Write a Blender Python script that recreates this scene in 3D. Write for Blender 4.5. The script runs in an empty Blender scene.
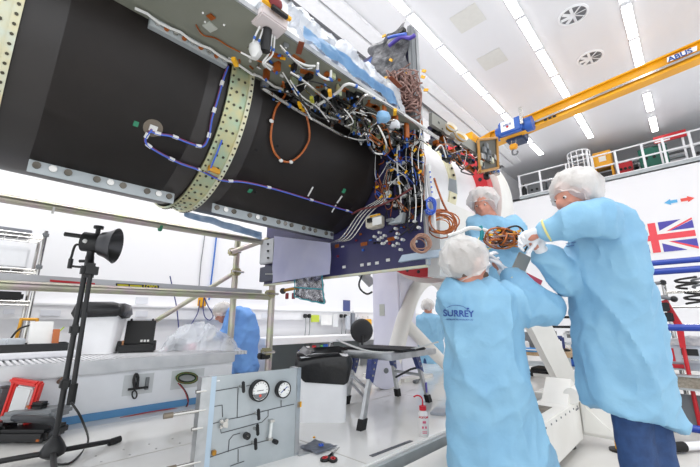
import bpy, bmesh, math, random
from mathutils import Vector as V, Matrix, noise, Quaternion
random.seed(11)
sc = bpy.context.scene
COL = sc.collection
R_ = math.radians
# ------------------------------------------------------------------ camera and room axes
# X runs along the long wall and the spacecraft axis, Y towards the long wall
F_, HZ = 355.0, 321.0
PIT = math.atan2(HZ-233.5, F_); AZ = R_(43.7); CH = 1.15
HD = V((math.cos(AZ), math.sin(AZ), 0)); RT = V((math.sin(AZ), -math.cos(AZ), 0)); UP = V((0, 0, 1))
FW = HD*math.cos(PIT)+UP*math.sin(PIT); CU = UP*math.cos(PIT)-HD*math.sin(PIT)
CP = V((0, 0, CH))
cam = bpy.data.objects.new('camera', bpy.data.cameras.new('camera')); COL.objects.link(cam)
cam.location = CP; cam.rotation_euler = (math.pi/2+PIT, 0, AZ-math.pi/2)
cam.data.lens = F_/700*36; cam.data.sensor_width = 36; cam.data.clip_start = .02
sc.camera = cam
def ray(x, y): return FW+RT*((x-350)/F_)+CU*((233.5-y)/F_)
def at_u(x, y, u): r = ray(x, y); return CP+r*(u/r.x)
def at_v(x, y, v): r = ray(x, y); return CP+r*(v/r.y)
def at_z(x, y, z): r = ray(x, y); return CP+r*((z-CH)/r.z)
def at_d(x, y, d): return CP+ray(x, y)*d
TV, TZ, TR = 2.32, 2.54, .65      # spacecraft tube axis and radius
def on_tube(x, y, r=.655):
    k = ray(x, y); zc = TZ-CH
    a = k.y**2+k.z**2; b = k.y*TV+k.z*zc; c = TV*TV+zc*zc-r*r
    D = max(0, b*b-a*c)
    return CP+k*((b-math.sqrt(D))/a)
# ------------------------------------------------------------------ materials
def lin(h):
    if isinstance(h, str):
        h = h.lstrip('#'); c = [int(h[i:i+2], 16)/255 for i in (0, 2, 4)]
    else: c = h
    return tuple((x/12.92 if x <= .04045 else ((x+.055)/1.055)**2.4) for x in c)+(1,)
MATS = {}
def mat(name, col, rough=.5, metal=0, col2=None, scale=8, bump=0, bscale=40, alpha=1, emit=0, trans=0, coat=0, stretch=None, sheen=0):
    if name in MATS: return MATS[name]
    m = bpy.data.materials.new(name); m.use_nodes = True; n = m.node_tree.nodes; l = m.node_tree.links
    b = n['Principled BSDF']
    b.inputs['Base Color'].default_value = lin(col); b.inputs['Roughness'].default_value = rough
    b.inputs['Metallic'].default_value = metal; b.inputs['Alpha'].default_value = alpha
    b.inputs['Transmission Weight'].default_value = trans; b.inputs['Coat Weight'].default_value = coat
    if emit:
        b.inputs['Emission Color'].default_value = lin(col); b.inputs['Emission Strength'].default_value = emit
    tc = n.new('ShaderNodeTexCoord'); mp = n.new('ShaderNodeMapping'); l.new(tc.outputs['Object'], mp.inputs['Vector'])
    if stretch: mp.inputs['Scale'].default_value = stretch
    t = n.new('ShaderNodeTexNoise'); t.inputs['Scale'].default_value = scale; t.inputs['Detail'].default_value = 4
    l.new(mp.outputs['Vector'], t.inputs['Vector'])
    mx = n.new('ShaderNodeMix'); mx.data_type = 'RGBA'
    rr = n.new('ShaderNodeValToRGB'); rr.color_ramp.elements[0].position = .35; rr.color_ramp.elements[1].position = .65
    l.new(t.outputs['Fac'], rr.inputs['Fac']); l.new(rr.outputs['Color'], mx.inputs['Factor'])
    c1 = lin(col); c2 = lin(col2) if col2 else tuple(min(1, x*.96) for x in c1[:3])+(1,)
    mx.inputs['A'].default_value = c1; mx.inputs['B'].default_value = c2
    l.new(mx.outputs['Result'], b.inputs['Base Color'])
    if bump:
        t2 = n.new('ShaderNodeTexNoise'); t2.inputs['Scale'].default_value = bscale; t2.inputs['Detail'].default_value = 6
        l.new(mp.outputs['Vector'], t2.inputs['Vector'])
        bp = n.new('ShaderNodeBump'); bp.inputs['Strength'].default_value = bump; bp.inputs['Distance'].default_value = .01
        l.new(t2.outputs['Fac'], bp.inputs['Height']); l.new(bp.outputs['Normal'], b.inputs['Normal'])
    MATS[name] = m
    return m
WHITE = mat('white_paint', '#f0f0f2', .45)
WALLM = mat('wall_paint', '#f3f3f5', .6, col2='#f1f1f4', scale=.6)
CEILM = mat('ceiling_panel', '#e6e6e9', .4, col2='#e2e2e5', scale=.4)
PLATM = mat('platform_white', '#ecebe9', .16, col2='#e4e2de', scale=1.5, coat=.3)
FLOORM = mat('floor_vinyl', '#d6d4d0', .3, col2='#cbc8c3', scale=2)
CREAMW = mat('fixture_white', '#e9e7e2', .4, col2='#e0ded8', scale=3)
BLACK = mat('black_plastic', '#131315', .45, bump=.05)
RUB = mat('rubber', '#111112', .7)
CARBON = mat('carbon_black', '#262323', .36, col2='#2e2a29', scale=2.2, bump=.04, bscale=12)
CARB2 = mat('carbon_skin', '#2e2a29', .42, col2='#36302e', scale=2.5, bump=.04, bscale=16)
ALU = mat('aluminium', '#c2c4c6', .32, .85, col2='#aaadaf', scale=10)
ALUF = mat('aluminium_matt', '#b9bfc2', .5, .35, col2='#aeb5b8', scale=6)
STEEL = mat('steel', '#c8c6c2', .22, 1)
ZINC = mat('zinc_chromate', '#b4b99a', .3, .75, col2='#b8a6ac', scale=7, stretch=(1, 1, 1))
GOLDR = mat('alodine_gold', '#c3bd92', .36, .45, col2='#a9bda4', scale=14)
PALER = mat('alodine_pale', '#cfd6c8', .38, .35, col2='#d9cfa8', scale=12)
OLIVE = mat('panel_olive', '#83857a', .5, .1, col2='#7a7c70', scale=2)
NAVY = mat('panel_navy', '#3c3a63', .34, col2='#2f2d52', scale=3)
LAV = mat('sheet_lavender', '#dcdcf4', .35, col2='#d0d1ee', scale=3)
FILMW = mat('film_white', '#eef0f4', .2, col2='#d6dbe4', scale=9, bump=.4, bscale=14, alpha=.82)
FILMC = mat('film_clear', '#f4f7fc', .06, bump=.9, bscale=24, alpha=.42)
FILMB = mat('film_blue', '#8fbade', .3, col2='#7aa9d4', scale=8, bump=.3, bscale=14)
FOIL = mat('foil_silver', '#cfcfd2', .18, 1, col2='#8b8b90', scale=22, bump=.9, bscale=35)
GREYF = mat('foil_grey', '#88888c', .4, .5, col2='#55565a', scale=16, bump=.9, bscale=28)
KAP = mat('kapton_amber', '#b0601e', .3, .2, col2='#8a4516', scale=20)
YEL = mat('tag_yellow', '#f0b21c', .4)
ORG = mat('cable_orange', '#c0672a', .4, col2='#8f4a20', scale=40)
CORG = mat('wire_orange', '#d98a28', .4, col2='#a3501c', scale=60)
BLUE = mat('ferrule_blue', '#2f62b8', .4)
BLUEL = mat('cable_blue', '#3d63c8', .4)
WIREW = mat('wire_white', '#d8d8d6', .4)
WIREB = mat('wire_black', '#151515', .5)
BROWN = mat('harness_brown', '#9b7a70', .6, col2='#70504a', scale=40)
RED = mat('red_paint', '#c5202a', .35)
DKRED = mat('dark_red', '#7d1f26', .4)
PINKR = mat('ring_pink', '#8e4a52', .4)
PINK = mat('foam_pink', '#eea3b4', .8)
GREEN = mat('green_tape', '#2f7f5e', .6)
TEAL = mat('teal_edge', '#1d8f9a', .4)
CRY = mat('crane_yellow', '#f2ad0c', .35, col2='#e09c08', scale=2)
CRB = mat('crane_blue', '#2f5fb4', .35)
RAILB = mat('rail_blue', '#23419e', .35)
NAVYP = mat('bracket_blue', '#22306b', .4, col2='#35427a', scale=30)
COATM = mat('gown_blue', '#89b8d4', .62, col2='#7babcb', scale=4, bump=.2, bscale=60)
COATD = mat('gown_deep_blue', '#6f9fdc', .6, col2='#6593d4', scale=5, bump=.1, bscale=60)
CAPM = mat('hairnet_white', '#eeecea', .6, col2='#e2dedb', scale=14, bump=.5, bscale=38, alpha=.58)
SKIN = mat('skin', '#c98d78', .55, col2='#be7f6a', scale=18)
HAIRM = mat('hair_brown', '#6b574b', .7, col2='#57463c', scale=30)
GLOVE = mat('glove_white', '#e6e7ea', .55, bump=.1)
JEAN = mat('denim', '#2d4a78', .8, col2='#253e68', scale=25, bump=.2, bscale=120)
DARK = mat('dark_cloth', '#33363f', .8)
BAGM = mat('bin_liner', '#19191b', .28, bump=.5, bscale=18)
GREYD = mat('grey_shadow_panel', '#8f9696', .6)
GREYM = mat('grey_plastic', '#75787b', .5)
LOGO = mat('logo_blue', '#2b4f9c', .5)
PAPER = mat('paper_white', '#f4f4f2', .7)
WOOD = mat('plywood', '#b49a78', .6, col2='#9a8060', scale=9, stretch=(1, 6, 1))
BROCH = mat('channel_brown', '#7a746a', .6, col2='#565148', scale=12)
FLB = mat('flag_blue', '#5550b0', .6); FLR = mat('flag_red', '#f0525c', .6)
LAMPM = mat('lamp_diffuser', '#ffffff', .5, emit=7.5)
GLASSM = mat('gauge_glass', '#e8ecee', .15)
TRED = mat('bottle_red', '#c8182c', .35)
TRANSW = mat('bottle_body', '#eceae9', .35, alpha=.85)
# ------------------------------------------------------------------ mesh helpers
def smooth_pts(pts, n=6):
    P = [V(p) for p in pts]; out = []
    for i in range(len(P)-1):
        a, b, c, d = P[max(i-1, 0)], P[i], P[i+1], P[min(i+2, len(P)-1)]
        for k in range(n):
            t = k/n
            out.append(.5*((2*b)+(c-a)*t+(2*a-5*b+4*c-d)*t*t+(3*b-a-3*c+d)*t**3))
    out.append(P[-1]); return out
class MB:
    def __init__(s): s.bm = bmesh.new()
    def box(s, c, d, rz=0, rot=None, bev=0):
        c = V(c); M = rot.to_4x4() if rot else Matrix.Rotation(rz, 4, 'Z')
        t = bmesh.new(); bmesh.ops.create_cube(t, size=1)
        for v in t.verts: v.co = V((v.co.x*d[0], v.co.y*d[1], v.co.z*d[2]))
        if bev: bmesh.ops.bevel(t, geom=list(t.edges), offset=bev, segments=2, affect='EDGES')
        for v in t.verts: v.co = M @ v.co + c
        s._add(t); return s
    def b2(s, lo, hi, bev=0):
        lo, hi = V(lo), V(hi); d = hi-lo
        return s.box((lo+hi)/2, (abs(d.x), abs(d.y), abs(d.z)), bev=bev)
    def _add(s, t):
        m = {}
        for v in t.verts: m[v] = s.bm.verts.new(v.co)
        for f in t.faces:
            try: s.bm.faces.new([m[v] for v in f.verts])
            except ValueError: pass
        t.free()
    def ring(s, c, x, y, rx, ry, n):
        return [s.bm.verts.new(c+x*(rx*math.cos(2*math.pi*i/n))+y*(ry*math.sin(2*math.pi*i/n))) for i in range(n)]
    def skin(s, rings, cap=True, close=False):
        n = len(rings[0])
        pr = list(zip(rings[:-1], rings[1:]))
        if close: pr.append((rings[-1], rings[0]))
        for a, b in pr:
            for i in range(n):
                s.bm.faces.new((a[i], a[(i+1) % n], b[(i+1) % n], b[i]))
        if cap and not close:
            s.bm.faces.new(rings[0][::-1]); s.bm.faces.new(rings[-1])
        return s
    def cyl(s, a, b, r, r2=None, n=14):
        a, b = V(a), V(b); d = (b-a).normalized()
        x = d.orthogonal().normalized(); y = d.cross(x)
        r2 = r if r2 is None else r2
        return s.skin([s.ring(a, x, y, r, r, n), s.ring(b, x, y, r2, r2, n)])
    def tube(s, pts, r, n=8, sm=0, close=False):
        P = smooth_pts(pts, sm) if sm else [V(p) for p in pts]
        rings = []; x = None
        for i, p in enumerate(P):
            d = (P[min(i+1, len(P)-1)]-P[max(i-1, 0)])
            d = d.normalized() if d.length > 1e-9 else V((0, 0, 1))
            if x is None: x = d.orthogonal().normalized()
            x = (x-d*x.dot(d)); x = x.normalized() if x.length > 1e-6 else d.orthogonal().normalized()
            rr = r[i*len(r)//len(P)] if isinstance(r, (list, tuple)) else r
            rings.append(s.ring(p, x, d.cross(x), rr, rr, n))
        return s.skin(rings, True)
    def ball(s, c, r, n=12, rot=None):
        if not isinstance(r, (tuple, list)): r = (r, r, r)
        t = bmesh.new(); bmesh.ops.create_uvsphere(t, u_segments=n, v_segments=max(6, n*2//3), radius=1)
        for v in t.verts:
            p = V((v.co.x*r[0], v.co.y*r[1], v.co.z*r[2]))
            v.co = (rot @ p if rot else p)+V(c)
        s._add(t); return s
    def lathe(s, c, prof, n=28, axis=V((0, 0, 1)), xd=None, close=False):
        axis = V(axis).normalized(); x = (V(xd) if xd else axis.orthogonal()).normalized(); y = axis.cross(x)
        c = V(c)
        return s.skin([s.ring(c+axis*h, x, y, max(r, 1e-4), max(r, 1e-4), n) for r, h in prof], not close, close)
    def prism(s, pts, off):
        """polygon (3D points) extruded by off"""
        P = [V(p) for p in pts]; off = V(off)
        a = [s.bm.verts.new(p) for p in P]; b = [s.bm.verts.new(p+off) for p in P]
        s.bm.faces.new(a[::-1]); s.bm.faces.new(b)
        for i in range(len(P)):
            j = (i+1) % len(P); s.bm.faces.new((a[i], a[j], b[j], b[i]))
        return s
    def grid(s, fn, nu, nv, thick=0):
        g = [[s.bm.verts.new(V(fn(i/nu, j/nv))) for j in range(nv+1)] for i in range(nu+1)]
        fs = [s.bm.faces.new((g[i][j], g[i+1][j], g[i+1][j+1], g[i][j+1])) for i in range(nu) for j in range(nv)]
        if thick: bmesh.ops.solidify(s.bm, geom=fs, thickness=thick)
        return s
    def text(s, txt, org, xd, yd, size, depth=.001, align='LEFT', bold=0):
        cu = bpy.data.curves.new('lettering', 'FONT'); cu.body = txt; cu.size = size; cu.extrude = depth; cu.align_x = align
        cu.offset = bold
        o = bpy.data.objects.new('lettering', cu); COL.objects.link(o)
        me = bpy.data.meshes.new_from_object(o); bpy.data.objects.remove(o); bpy.data.curves.remove(cu)
        xd = V(xd).normalized(); yd = V(yd); yd = (yd-xd*yd.dot(xd)).normalized(); z = xd.cross(yd)
        t = bmesh.new(); t.from_mesh(me); bpy.data.meshes.remove(me)
        for v in t.verts: v.co = V(org)+xd*v.co.x+yd*v.co.y+z*v.co.z
        s._add(t); return s
    def jitter(s, a, f=8, seed=0):
        s.bm.normal_update()
        for v in s.bm.verts:
            v.co += noise.noise_vector(v.co*f+V((seed, seed*2, 0)))*a
        return s
    def mesh(s, name, m, smooth=False, org=None):
        bmesh.ops.recalc_face_normals(s.bm, faces=s.bm.faces)
        if org is not None:
            for v in s.bm.verts: v.co -= org
        me = bpy.data.meshes.new(name); s.bm.to_mesh(me); s.bm.free()
        me.materials.append(m)
        if smooth:
            for p in me.polygons: p.use_smooth = True
            try: me.set_sharp_from_angle(angle=R_(40))
            except Exception: pass
        return me
    def obj(s, name, m, parent=None, smooth=True, label=None):
        if parent is not None: org = V(parent['_w'])
        else:
            co = [v.co for v in s.bm.verts]
            org = V((sum(c.x for c in co)/len(co), sum(c.y for c in co)/len(co), min(c.z for c in co)))
        me = s.mesh(name, m, smooth, org)
        o = bpy.data.objects.new(name, me); COL.objects.link(o)
        o['_w'] = tuple(org)
        if parent is not None: o.parent = parent
        else: o.location = org
        if label: o['label'] = label
        return o
def tag(o, label=None, cat=None, group=None, kind=None):
    if label: o['label'] = label
    if cat: o['category'] = cat
    if group: o['group'] = group
    if kind: o['kind'] = kind
    return o
def thing(name, loc, label, cat, group=None):
    o = bpy.data.objects.new(name, None); COL.objects.link(o); o.location = loc; o['_w'] = tuple(loc)
    o.empty_display_size = .1
    return tag(o, label, cat, group)
def struct(name, mb, m): return tag(mb.obj(name, m, smooth=False), kind='structure')
def copy_tree(o, loc=None, rz=None, label=None, parent=None):
    c = o.copy(); COL.objects.link(c)
    if parent: c.parent = parent
    if loc is not None: c.location = loc; c['_w'] = tuple(loc)
    if rz is not None: c.rotation_euler = (0, 0, rz)
    if label: c['label'] = label
    for k in list(o.children): copy_tree(k, parent=c)
    return c
def remesh(mb, vox, it=3, fac=.5, drape=None, smooth=True):
    """union of closed lumps -> one continuous skin"""
    me = bpy.data.meshes.new('t'); bmesh.ops.recalc_face_normals(mb.bm, faces=mb.bm.faces)
    mb.bm.to_mesh(me); mb.bm.free()
    o = bpy.data.objects.new('t', me); COL.objects.link(o)
    r = o.modifiers.new('r', 'REMESH'); r.mode = 'VOXEL'; r.voxel_size = vox
    if it:
        s = o.modifiers.new('s', 'SMOOTH'); s.iterations = it; s.factor = fac
    dg = bpy.context.evaluated_depsgraph_get(); dg.update()
    m2 = bpy.data.meshes.new_from_object(o.evaluated_get(dg))
    bpy.data.objects.remove(o); bpy.data.meshes.remove(me)
    out = MB(); out.bm.from_mesh(m2); bpy.data.meshes.remove(m2)
    if drape:
        out.bm.normal_update()
        mv = [(v, v.normal.copy(), drape(v.co)) for v in out.bm.verts]
        for v, nn, k in mv: v.co += nn*k
    return out
def chain(mb, pts, rad, n=12):
    """capsule chain with tapering radii"""
    for i in range(len(pts)-1):
        a, b = V(pts[i]), V(pts[i+1]); L = (b-a).length
        if L < 1e-6: continue
        d = (b-a)/L; x = d.orthogonal().normalized(); y = d.cross(x)
        mb.skin([mb.ring(a, x, y, rad[i], rad[i], n), mb.ring(b, x, y, rad[i+1], rad[i+1], n)])
    for p, r in zip(pts, rad): mb.ball(p, r, n)
    return mb
# ------------------------------------------------------------------ the setting
CE = 7.75
struct('floor', MB().b2((-4, -5, -.1), (18, 5.5, 0)), FLOORM)
struct('ceiling', MB().b2((-4, -5, CE), (18.2, 5.5, CE+.1)), CEILM)
struct('wall_left', MB().b2((-4, 5.3, 0), (18.2, 5.45, CE)), WALLM)
struct('wall_right', MB().b2((15, -5, 0), (15.2, 5.3, 6.08)), WALLM)
struct('wall_gallery', MB().b2((18, -5, 6.0), (18.15, 5.4, CE)), WALLM)
struct('floor_gallery', MB().b2((15, -5, 6.0), (18, 5.4, 6.1)), GREYM)
# white box beam under the ceiling along the long wall, with its two ledges
struct('trim_1', MB().b2((-4, 4.32, CE-.10), (14.99, 4.62, CE-.002), .01), WHITE)
struct('trim_2', MB().b2((-4, 4.66, CE-.16), (14.99, 4.98, CE-.002), .01), WHITE)
struct('trim_3', MB().b2((-4, 5.02, CE-.10), (14.99, 5.1, CE-.002)), mat('trim_grey', '#6f7176', .5))
struct('trim_4', MB().b2((-4, 5.14, CE-.3), (14.99, 5.298, CE-.002)), WHITE)
# wiring trunking on the long wall
struct('trim_5', MB().b2((-3, 5.22, 1.165), (9.5, 5.299, 1.335), .008), WHITE)
struct('trim_6', MB().b2((-3, 5.2, 1.325), (9.5, 5.299, 1.345)), WHITE)
# raised white platform with its seams, and the low channel at its edge
PZ = .4
pl = MB().b2((-2.5, 1.42, 0), (6.4, 4.4, PZ), .006)
struct('floor_platform', pl, PLATM)
sm = MB()
for u in (-.35, 1.62, 3.3, 5.0): sm.b2((u, 1.43, PZ+.0002), (u+.007, 4.39, PZ+.0012))
for v in (2.45, 3.33): sm.b2((-2.45, v, PZ+.0002), (6.35, v+.007, PZ+.0012))
struct('floor_seam', sm, mat('seam_grey', '#b9b6b0', .6))
st = MB()
for u in [i*.14-.2 for i in range(12)]:
    for v in (2.5, 2.62): st.cyl((u, v, PZ), (u, v, PZ+.002), .006, n=8)
struct('floor_bolt', st, STEEL)

# ---------------- ceiling lamps
def lamp(u, v, label):
    t = thing('ceiling_lamp', (u, v, CE), label, 'lamp', 'ceiling strip lamps')
    MB().b2((u-.61, v-.1, CE-.05), (u+.61, v+.1, CE), .01).obj('housing', WHITE, t)
    MB().b2((u-.6, v-.085, CE-.066), (u+.6, v+.085, CE-.051), .004).obj('diffuser', LAMPM, t)
    MB().b2((u+.611, v-.08, CE-.05), (u+.64, v+.08, CE-.004)).obj('end_cap', WHITE, t)
hc = CE-CH
ORD = 'first second third fourth fifth sixth seventh eighth ninth tenth eleventh twelfth'.split()
rows = [(3.51, [.74, .94, 1.14, 1.34, 1.54, 1.745, 1.955, 2.165], 'row beside the wall'),
        (1.77, [.80, 1.01, 1.21, 1.413, 1.616, 1.93, 2.13], 'row over the hoist'),
        (.02, [1.18, 1.39, 1.59, 2.025, 2.29], 'row over the flag')]
lamp_fix = {0: [(440-8, 48-13)], }
for v, us, rl in rows:
    for k, u in enumerate(us):
        lamp(u*hc, v, f'white strip lamp, {ORD[k]} from the satellite end in the {rl}')
# ---------------- round air vents
def vent(u, v, label):
    t = thing('air_vent', (u, v, CE), label, 'vent', 'round ceiling vents')
    MB().lathe((u, v, CE), [(.30, 0), (.30, -.02), (.26, -.03), (.25, -.012), (.25, 0)], 32).obj('rim', WHITE, t)
    MB().cyl((u, v, CE-.004), (u, v, CE-.001), .25, n=32).obj('backing', mat('vent_dark', '#77787c', .7), t)
    for k in range(8):
        a = k*math.pi/4
        MB().box((u+.14*math.cos(a), v+.14*math.sin(a), CE-.014), (.2, .07, .006), rot=Matrix.Rotation(a, 3, 'Z') @ Matrix.Rotation(.5, 3, 'X')).obj('blade', WHITE, t)
    MB().cyl((u, v, CE-.025), (u, v, CE-.004), .04, n=16).obj('hub', WHITE, t)
vent(1.23*hc, .137*hc, 'round swirl air vent farther from the yellow crane in the white ceiling')
vent(1.506*hc, .139*hc, 'round swirl air vent nearer the yellow crane in the white ceiling')
for i, (u, v) in enumerate(((1.0*hc, .40*hc), (1.25*hc, .42*hc))):
    h = MB().b2((u-.3, v-.3, CE-.012), (u+.3, v+.3, CE-.001), .003).obj('ceiling_hatch', mat('hatch', '#dcdbd6', .6), None, False)
    tag(h, ['square flush hatch in the ceiling above the grey wrapped panel', 'square flush hatch in the ceiling between lamp rows before the hoist'][i], 'hatch', 'ceiling hatches')

# ---------------- crane
def cl(px1, py1, v): return at_u(px1, py1, 10)
t = thing('bridge_crane', (10, 1.2, 6.4), 'yellow overhead bridge crane girder running under the ceiling', 'crane')
a = at_u(700, 52, 10); b = at_u(492, 140, 10)
d = (b-a).normalized(); A0 = a-d*2.6; B0 = b
def gird(o0, o1, z0, z1, x0, x1):
    return MB().prism([A0+V((x0, 0, z0)), A0+V((x1, 0, z0)), A0+V((x1, 0, z1)), A0+V((x0, 0, z1))], B0-A0)
gird(0, 0, -.155, .2, -.04, .1).obj('girder_web', CRY, t, False)
gird(0, 0, .19, .225, -.12, .16).obj('top_flange', CRY, t, False)
gird(0, 0, -.2, -.15, -.12, .16).obj('bottom_flange', CRY, t, False)
gird(0, 0, -.085, -.03, -.11, -.05).obj('conductor_rail', STEEL, t, False)
e = at_u(475, 128, 9.6)
MB().prism([B0+V((-.12, 0, -.2)), B0+V((.14, 0, -.2)), B0+V((.14, 0, .22)), B0+V((-.12, 0, .22))], V((0, .5, -.12))).obj('girder_end', CRY, t, False)
MB().b2((9.2, B0.y+.25, B0.z-.2), (10.9, B0.y+.5, B0.z+.06), .01).obj('end_truck', CRY, t, False)
MB().prism([at_u(667, 57.5, 9.878), at_u(697, 45.5, 9.878), at_u(697, 50.5, 9.878), at_u(667, 62.5, 9.878)][::-1], V((.004, 0, 0))).obj('name_plate', PAPER, t, False, 'white plate with slanted blue lettering')
pp = at_u(668.5, 62.2, 9.872); qq = at_u(690, 53.3, 9.872)
MB().text('ABUS', pp, qq-pp, (0, 0, 1), .17, .002, bold=.004).obj('lettering', LOGO, t, False)
for k in range(3):
    p = at_u(545.5+k*4.4, 119.6-k*1.7, 9.86)
    MB().box(p, (.006, .075, .06)).obj('capacity_mark', WIREB, t, False)
# hoist
hp = at_u(514, 131, 9.75)
t = thing('crane_hoist', tuple(hp), 'blue electric hoist trolley with hook, hanging on the yellow girder', 'hoist')
MB().box(hp+V((-.1, .0, .02)), (.5, .62, .42), bev=.04).obj('motor_housing', CRB, t)
MB().box(hp+V((.2, 0, -.12)), (.5, .5, .34), bev=.05).obj('gear_box', mat('hoist_dark', '#2b3a5c', .5), t)
MB().cyl(hp+V((-.05, -.52, .02)), hp+V((-.05, -.3, .02)), .2, n=20).obj('motor_cap', CRB, t)
MB().cyl(hp+V((-.05, .3, .02)), hp+V((-.05, .44, .02)), .19, n=20).obj('brake_cap', CRB, t)
MB().box(hp+V((-.3, -.32, .2)), (.12, .08, .5), bev=.01).obj('hanger', STEEL, t)
MB().box(hp+V((-.36, .05, .04)), (.012, .36, .3), bev=.003).obj('name_plate', PAPER, t)
MB().text('ABUS', hp+V((-.369, .16, .03)), (0, -1, 0), (0, 0, 1), .09, .002, bold=.002).obj('lettering', LOGO, t, False)
MB().cyl(hp+V((-.367, .05, .0)), hp+V((-.371, .05, .0)), .035, n=14).obj('emblem', RED, t)
MB().box(hp+V((-.1, -.0, -.2)), (.2, .7, .02)).obj('yellow_strip', CRY, t)
MB().box(hp+V((-.2, .62, -.4)), (.12, .42, .12), bev=.02, rz=.1).obj('pendant_box', CRB, t)
hk = at_u(514, 150, 9.75)
MB().box(hk+V((0, 0, .1)), (.14, .2, .16), bev=.03).obj('hook_block', CRY, t)
for s in (-.06, .06): MB().cyl(hk+V((0, s, .15)), hp+V((0, s, -.1)), .01).obj('chain_fall', STEEL, t)
MB().tube([hk+V((0, .0, .04)), hk+V((0, .05, -.03)), hk+V((0, .04, -.12)), hk+V((0, -.04, -.15)), hk+V((0, -.09, -.1)), hk+V((0, -.08, -.06))], .025, 8, 5).obj('hook', GREYM, t)

# ---------------- far wall: flag, arrows
fy, fz, hw, hh = .62, 3.78, .98, .49
t = thing('wall_flag', (14.99, fy, fz-hh), 'red, white and blue union flag fixed on the white far wall', 'flag')
X = 14.985
def fl(name, polys, m, dx):
    mb = MB()
    for P in polys: mb.prism([(X-dx, fy-p[0]*hw, fz+p[1]*hh) for p in P], (.003, 0, 0))
    mb.obj(name, m, t, False)
fl('field', [[(-1, -1), (1, -1), (1, 1), (-1, 1)]], PAPER, 0)
tri = [];
for sx in (-1, 1):
    for sy in (-1, 1):
        tri += [[(sx*.17, sy*.42), (sx*.17, sy*1), (sx*.74, sy*1)], [(sx*.42, sy*.34), (sx*1, sy*.34), (sx*1, sy*.86)]]
for P in tri: fl('blue_triangle', [P], FLB, .004)
fl('red_cross', [[(-.1, -1), (.1, -1), (.1, -.19), (1, -.19), (1, .19), (.1, .19), (.1, 1), (-.1, 1), (-.1, .19), (-1, .19), (-1, -.19), (-.1, -.19)]], FLR, .008)
for P in [[(.34, .34), (.43, .34), (1, .9), (1, 1), (.98, 1)], [(-.34, .34), (-.43, .34), (-1, .9), (-1, 1), (-.98, 1)][::-1],
          [(.34, -.34), (.43, -.34), (1, -.86), (1, -1), (.98, -1)], [(-.34, -.34), (-.43, -.34), (-1, -.86), (-1, -1), (-.98, -1)]]:
    fl('red_diagonal', [P], FLR, .006)
ac = at_u(679, 200.5, 14.985)
t = thing('direction_sign', (14.985, ac.y, ac.z), 'small sign of a blue arrow and a red arrow above the flag', 'sign')
def arrow(s, m, nm):
    P = [(0.04, .05), (.2, .05), (.2, .1), (.36, 0), (.2, -.1), (.2, -.05), (.04, -.05)]
    MB().prism([ac+V((0, s*p[0], p[1])) for p in P], (.004, 0, 0)).obj(nm, m, t, False)
arrow(1, mat('arrow_blue', '#5fb4e6', .5), 'blue_arrow'); arrow(-1, mat('arrow_red', '#ef5a50', .5), 'red_arrow')

# ---------------- gallery railing and what stands behind it
t = thing('gallery_railing', (15, 0, 6.1), 'white tubular guard railing along the edge of the high gallery', 'railing')
for z in (6.16, 6.62, 7.08): MB().cyl((15.02, -4.5, z), (15.02, 4.56, z), .03 if z > 6.2 else .05, n=8).obj('rail', WHITE, t)
for y in (4.5, 3.7, 2.75, 1.9, 1.2, .45, -.1, -.75, -1.5, -2.4): MB().box((15.02, y, 6.58), (.05, .07, .98), bev=.005).obj('post', WHITE, t)
MB().b2((14.96, -4.5, 6.04), (15.04, 4.56, 6.16)).obj('toe_board', ALUF, t)
t = thing('ladder_cage', (14.7, 2.2, 6.0), 'white round ladder hoop cage at the gallery gate', 'ladder')
for z in (6.15, 6.6, 7.1, 7.3):
    MB().tube([(14.85-.32*math.sin(k*math.pi/12)-.0, 2.27+.36*math.cos(k*math.pi/12), z) for k in range(13)], .022, 6).obj('hoop', WHITE, t)
for k in range(0, 13, 2):
    x, y = 14.85-.32*math.sin(k*math.pi/12), 2.27+.36*math.cos(k*math.pi/12)
    MB().cyl((x, y, 6.0), (x, y, 7.32), .017, n=6).obj('cage_bar', WHITE, t)
for y in (2.03, 2.52): MB().cyl((14.95, y, 6.0), (14.95, y, 7.35), .025, n=6).obj('stile', WHITE, t)
for k in range(5): MB().cyl((14.95, 2.03, 6.1+k*.28), (14.95, 2.52, 6.1+k*.28), .014, n=6).obj('rung', WHITE, t)
def gallery(name, label, cat, x, y, w, d, h, m, z=6.1, grp=None, extra=None):
    t = thing(name, (x, y, z), label, cat, grp)
    MB().b2((x-d/2, y-w/2, z), (x+d/2, y+w/2, z+h), .02).obj('casing', m, t)
    if extra: extra(t, x, y, w, d, h, z)
    return t
def knobs(t, x, y, w, d, h, z):
    for k in range(3):
        MB().cyl((x-d/2-.03, y-w/2+w*(k+.7)/3.6, z+h*.6), (x-d/2, y-w/2+w*(k+.7)/3.6, z+h*.6), .05, n=10).obj('knob', WIREB, t)
    MB().tube([(x, y-w/2, z+h), (x, y-w*.2, z+h+.12), (x, y+w*.2, z+h+.12), (x, y+w/2, z+h)], .02, 6, 4).obj('handle', GREYM, t)
def legs(t, x, y, w, d, h, z):
    for sx in (-1, 1):
        for sy in (-1, 1): MB().b2((x+sx*d*.45-.03, y+sy*w*.45-.03, z-.55), (x+sx*d*.45+.03, y+sy*w*.45+.03, z)).obj('leg', CRY, t)
    MB().b2((x-d*.46, y-w*.45, z-.5), (x-d*.4, y+w*.45, z-.44)).obj('cross_bar', CRY, t)
    MB().b2((x-d/2-.006, y-.12, z+.22), (x-d/2, y+.1, z+.42)).obj('paper_notice', PAPER, t)
    MB().b2((x-d*.4, y-w*.4, z-.44), (x+d*.4, y+w*.4, z-.2)).obj('dark_load', WIREB, t)
gallery('equipment_stand', 'yellow steel cabinet on legs behind the gallery railing', 'cabinet', 15.5, 1.62, .56, .5, .62, CRY, 6.68, None, legs)
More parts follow.
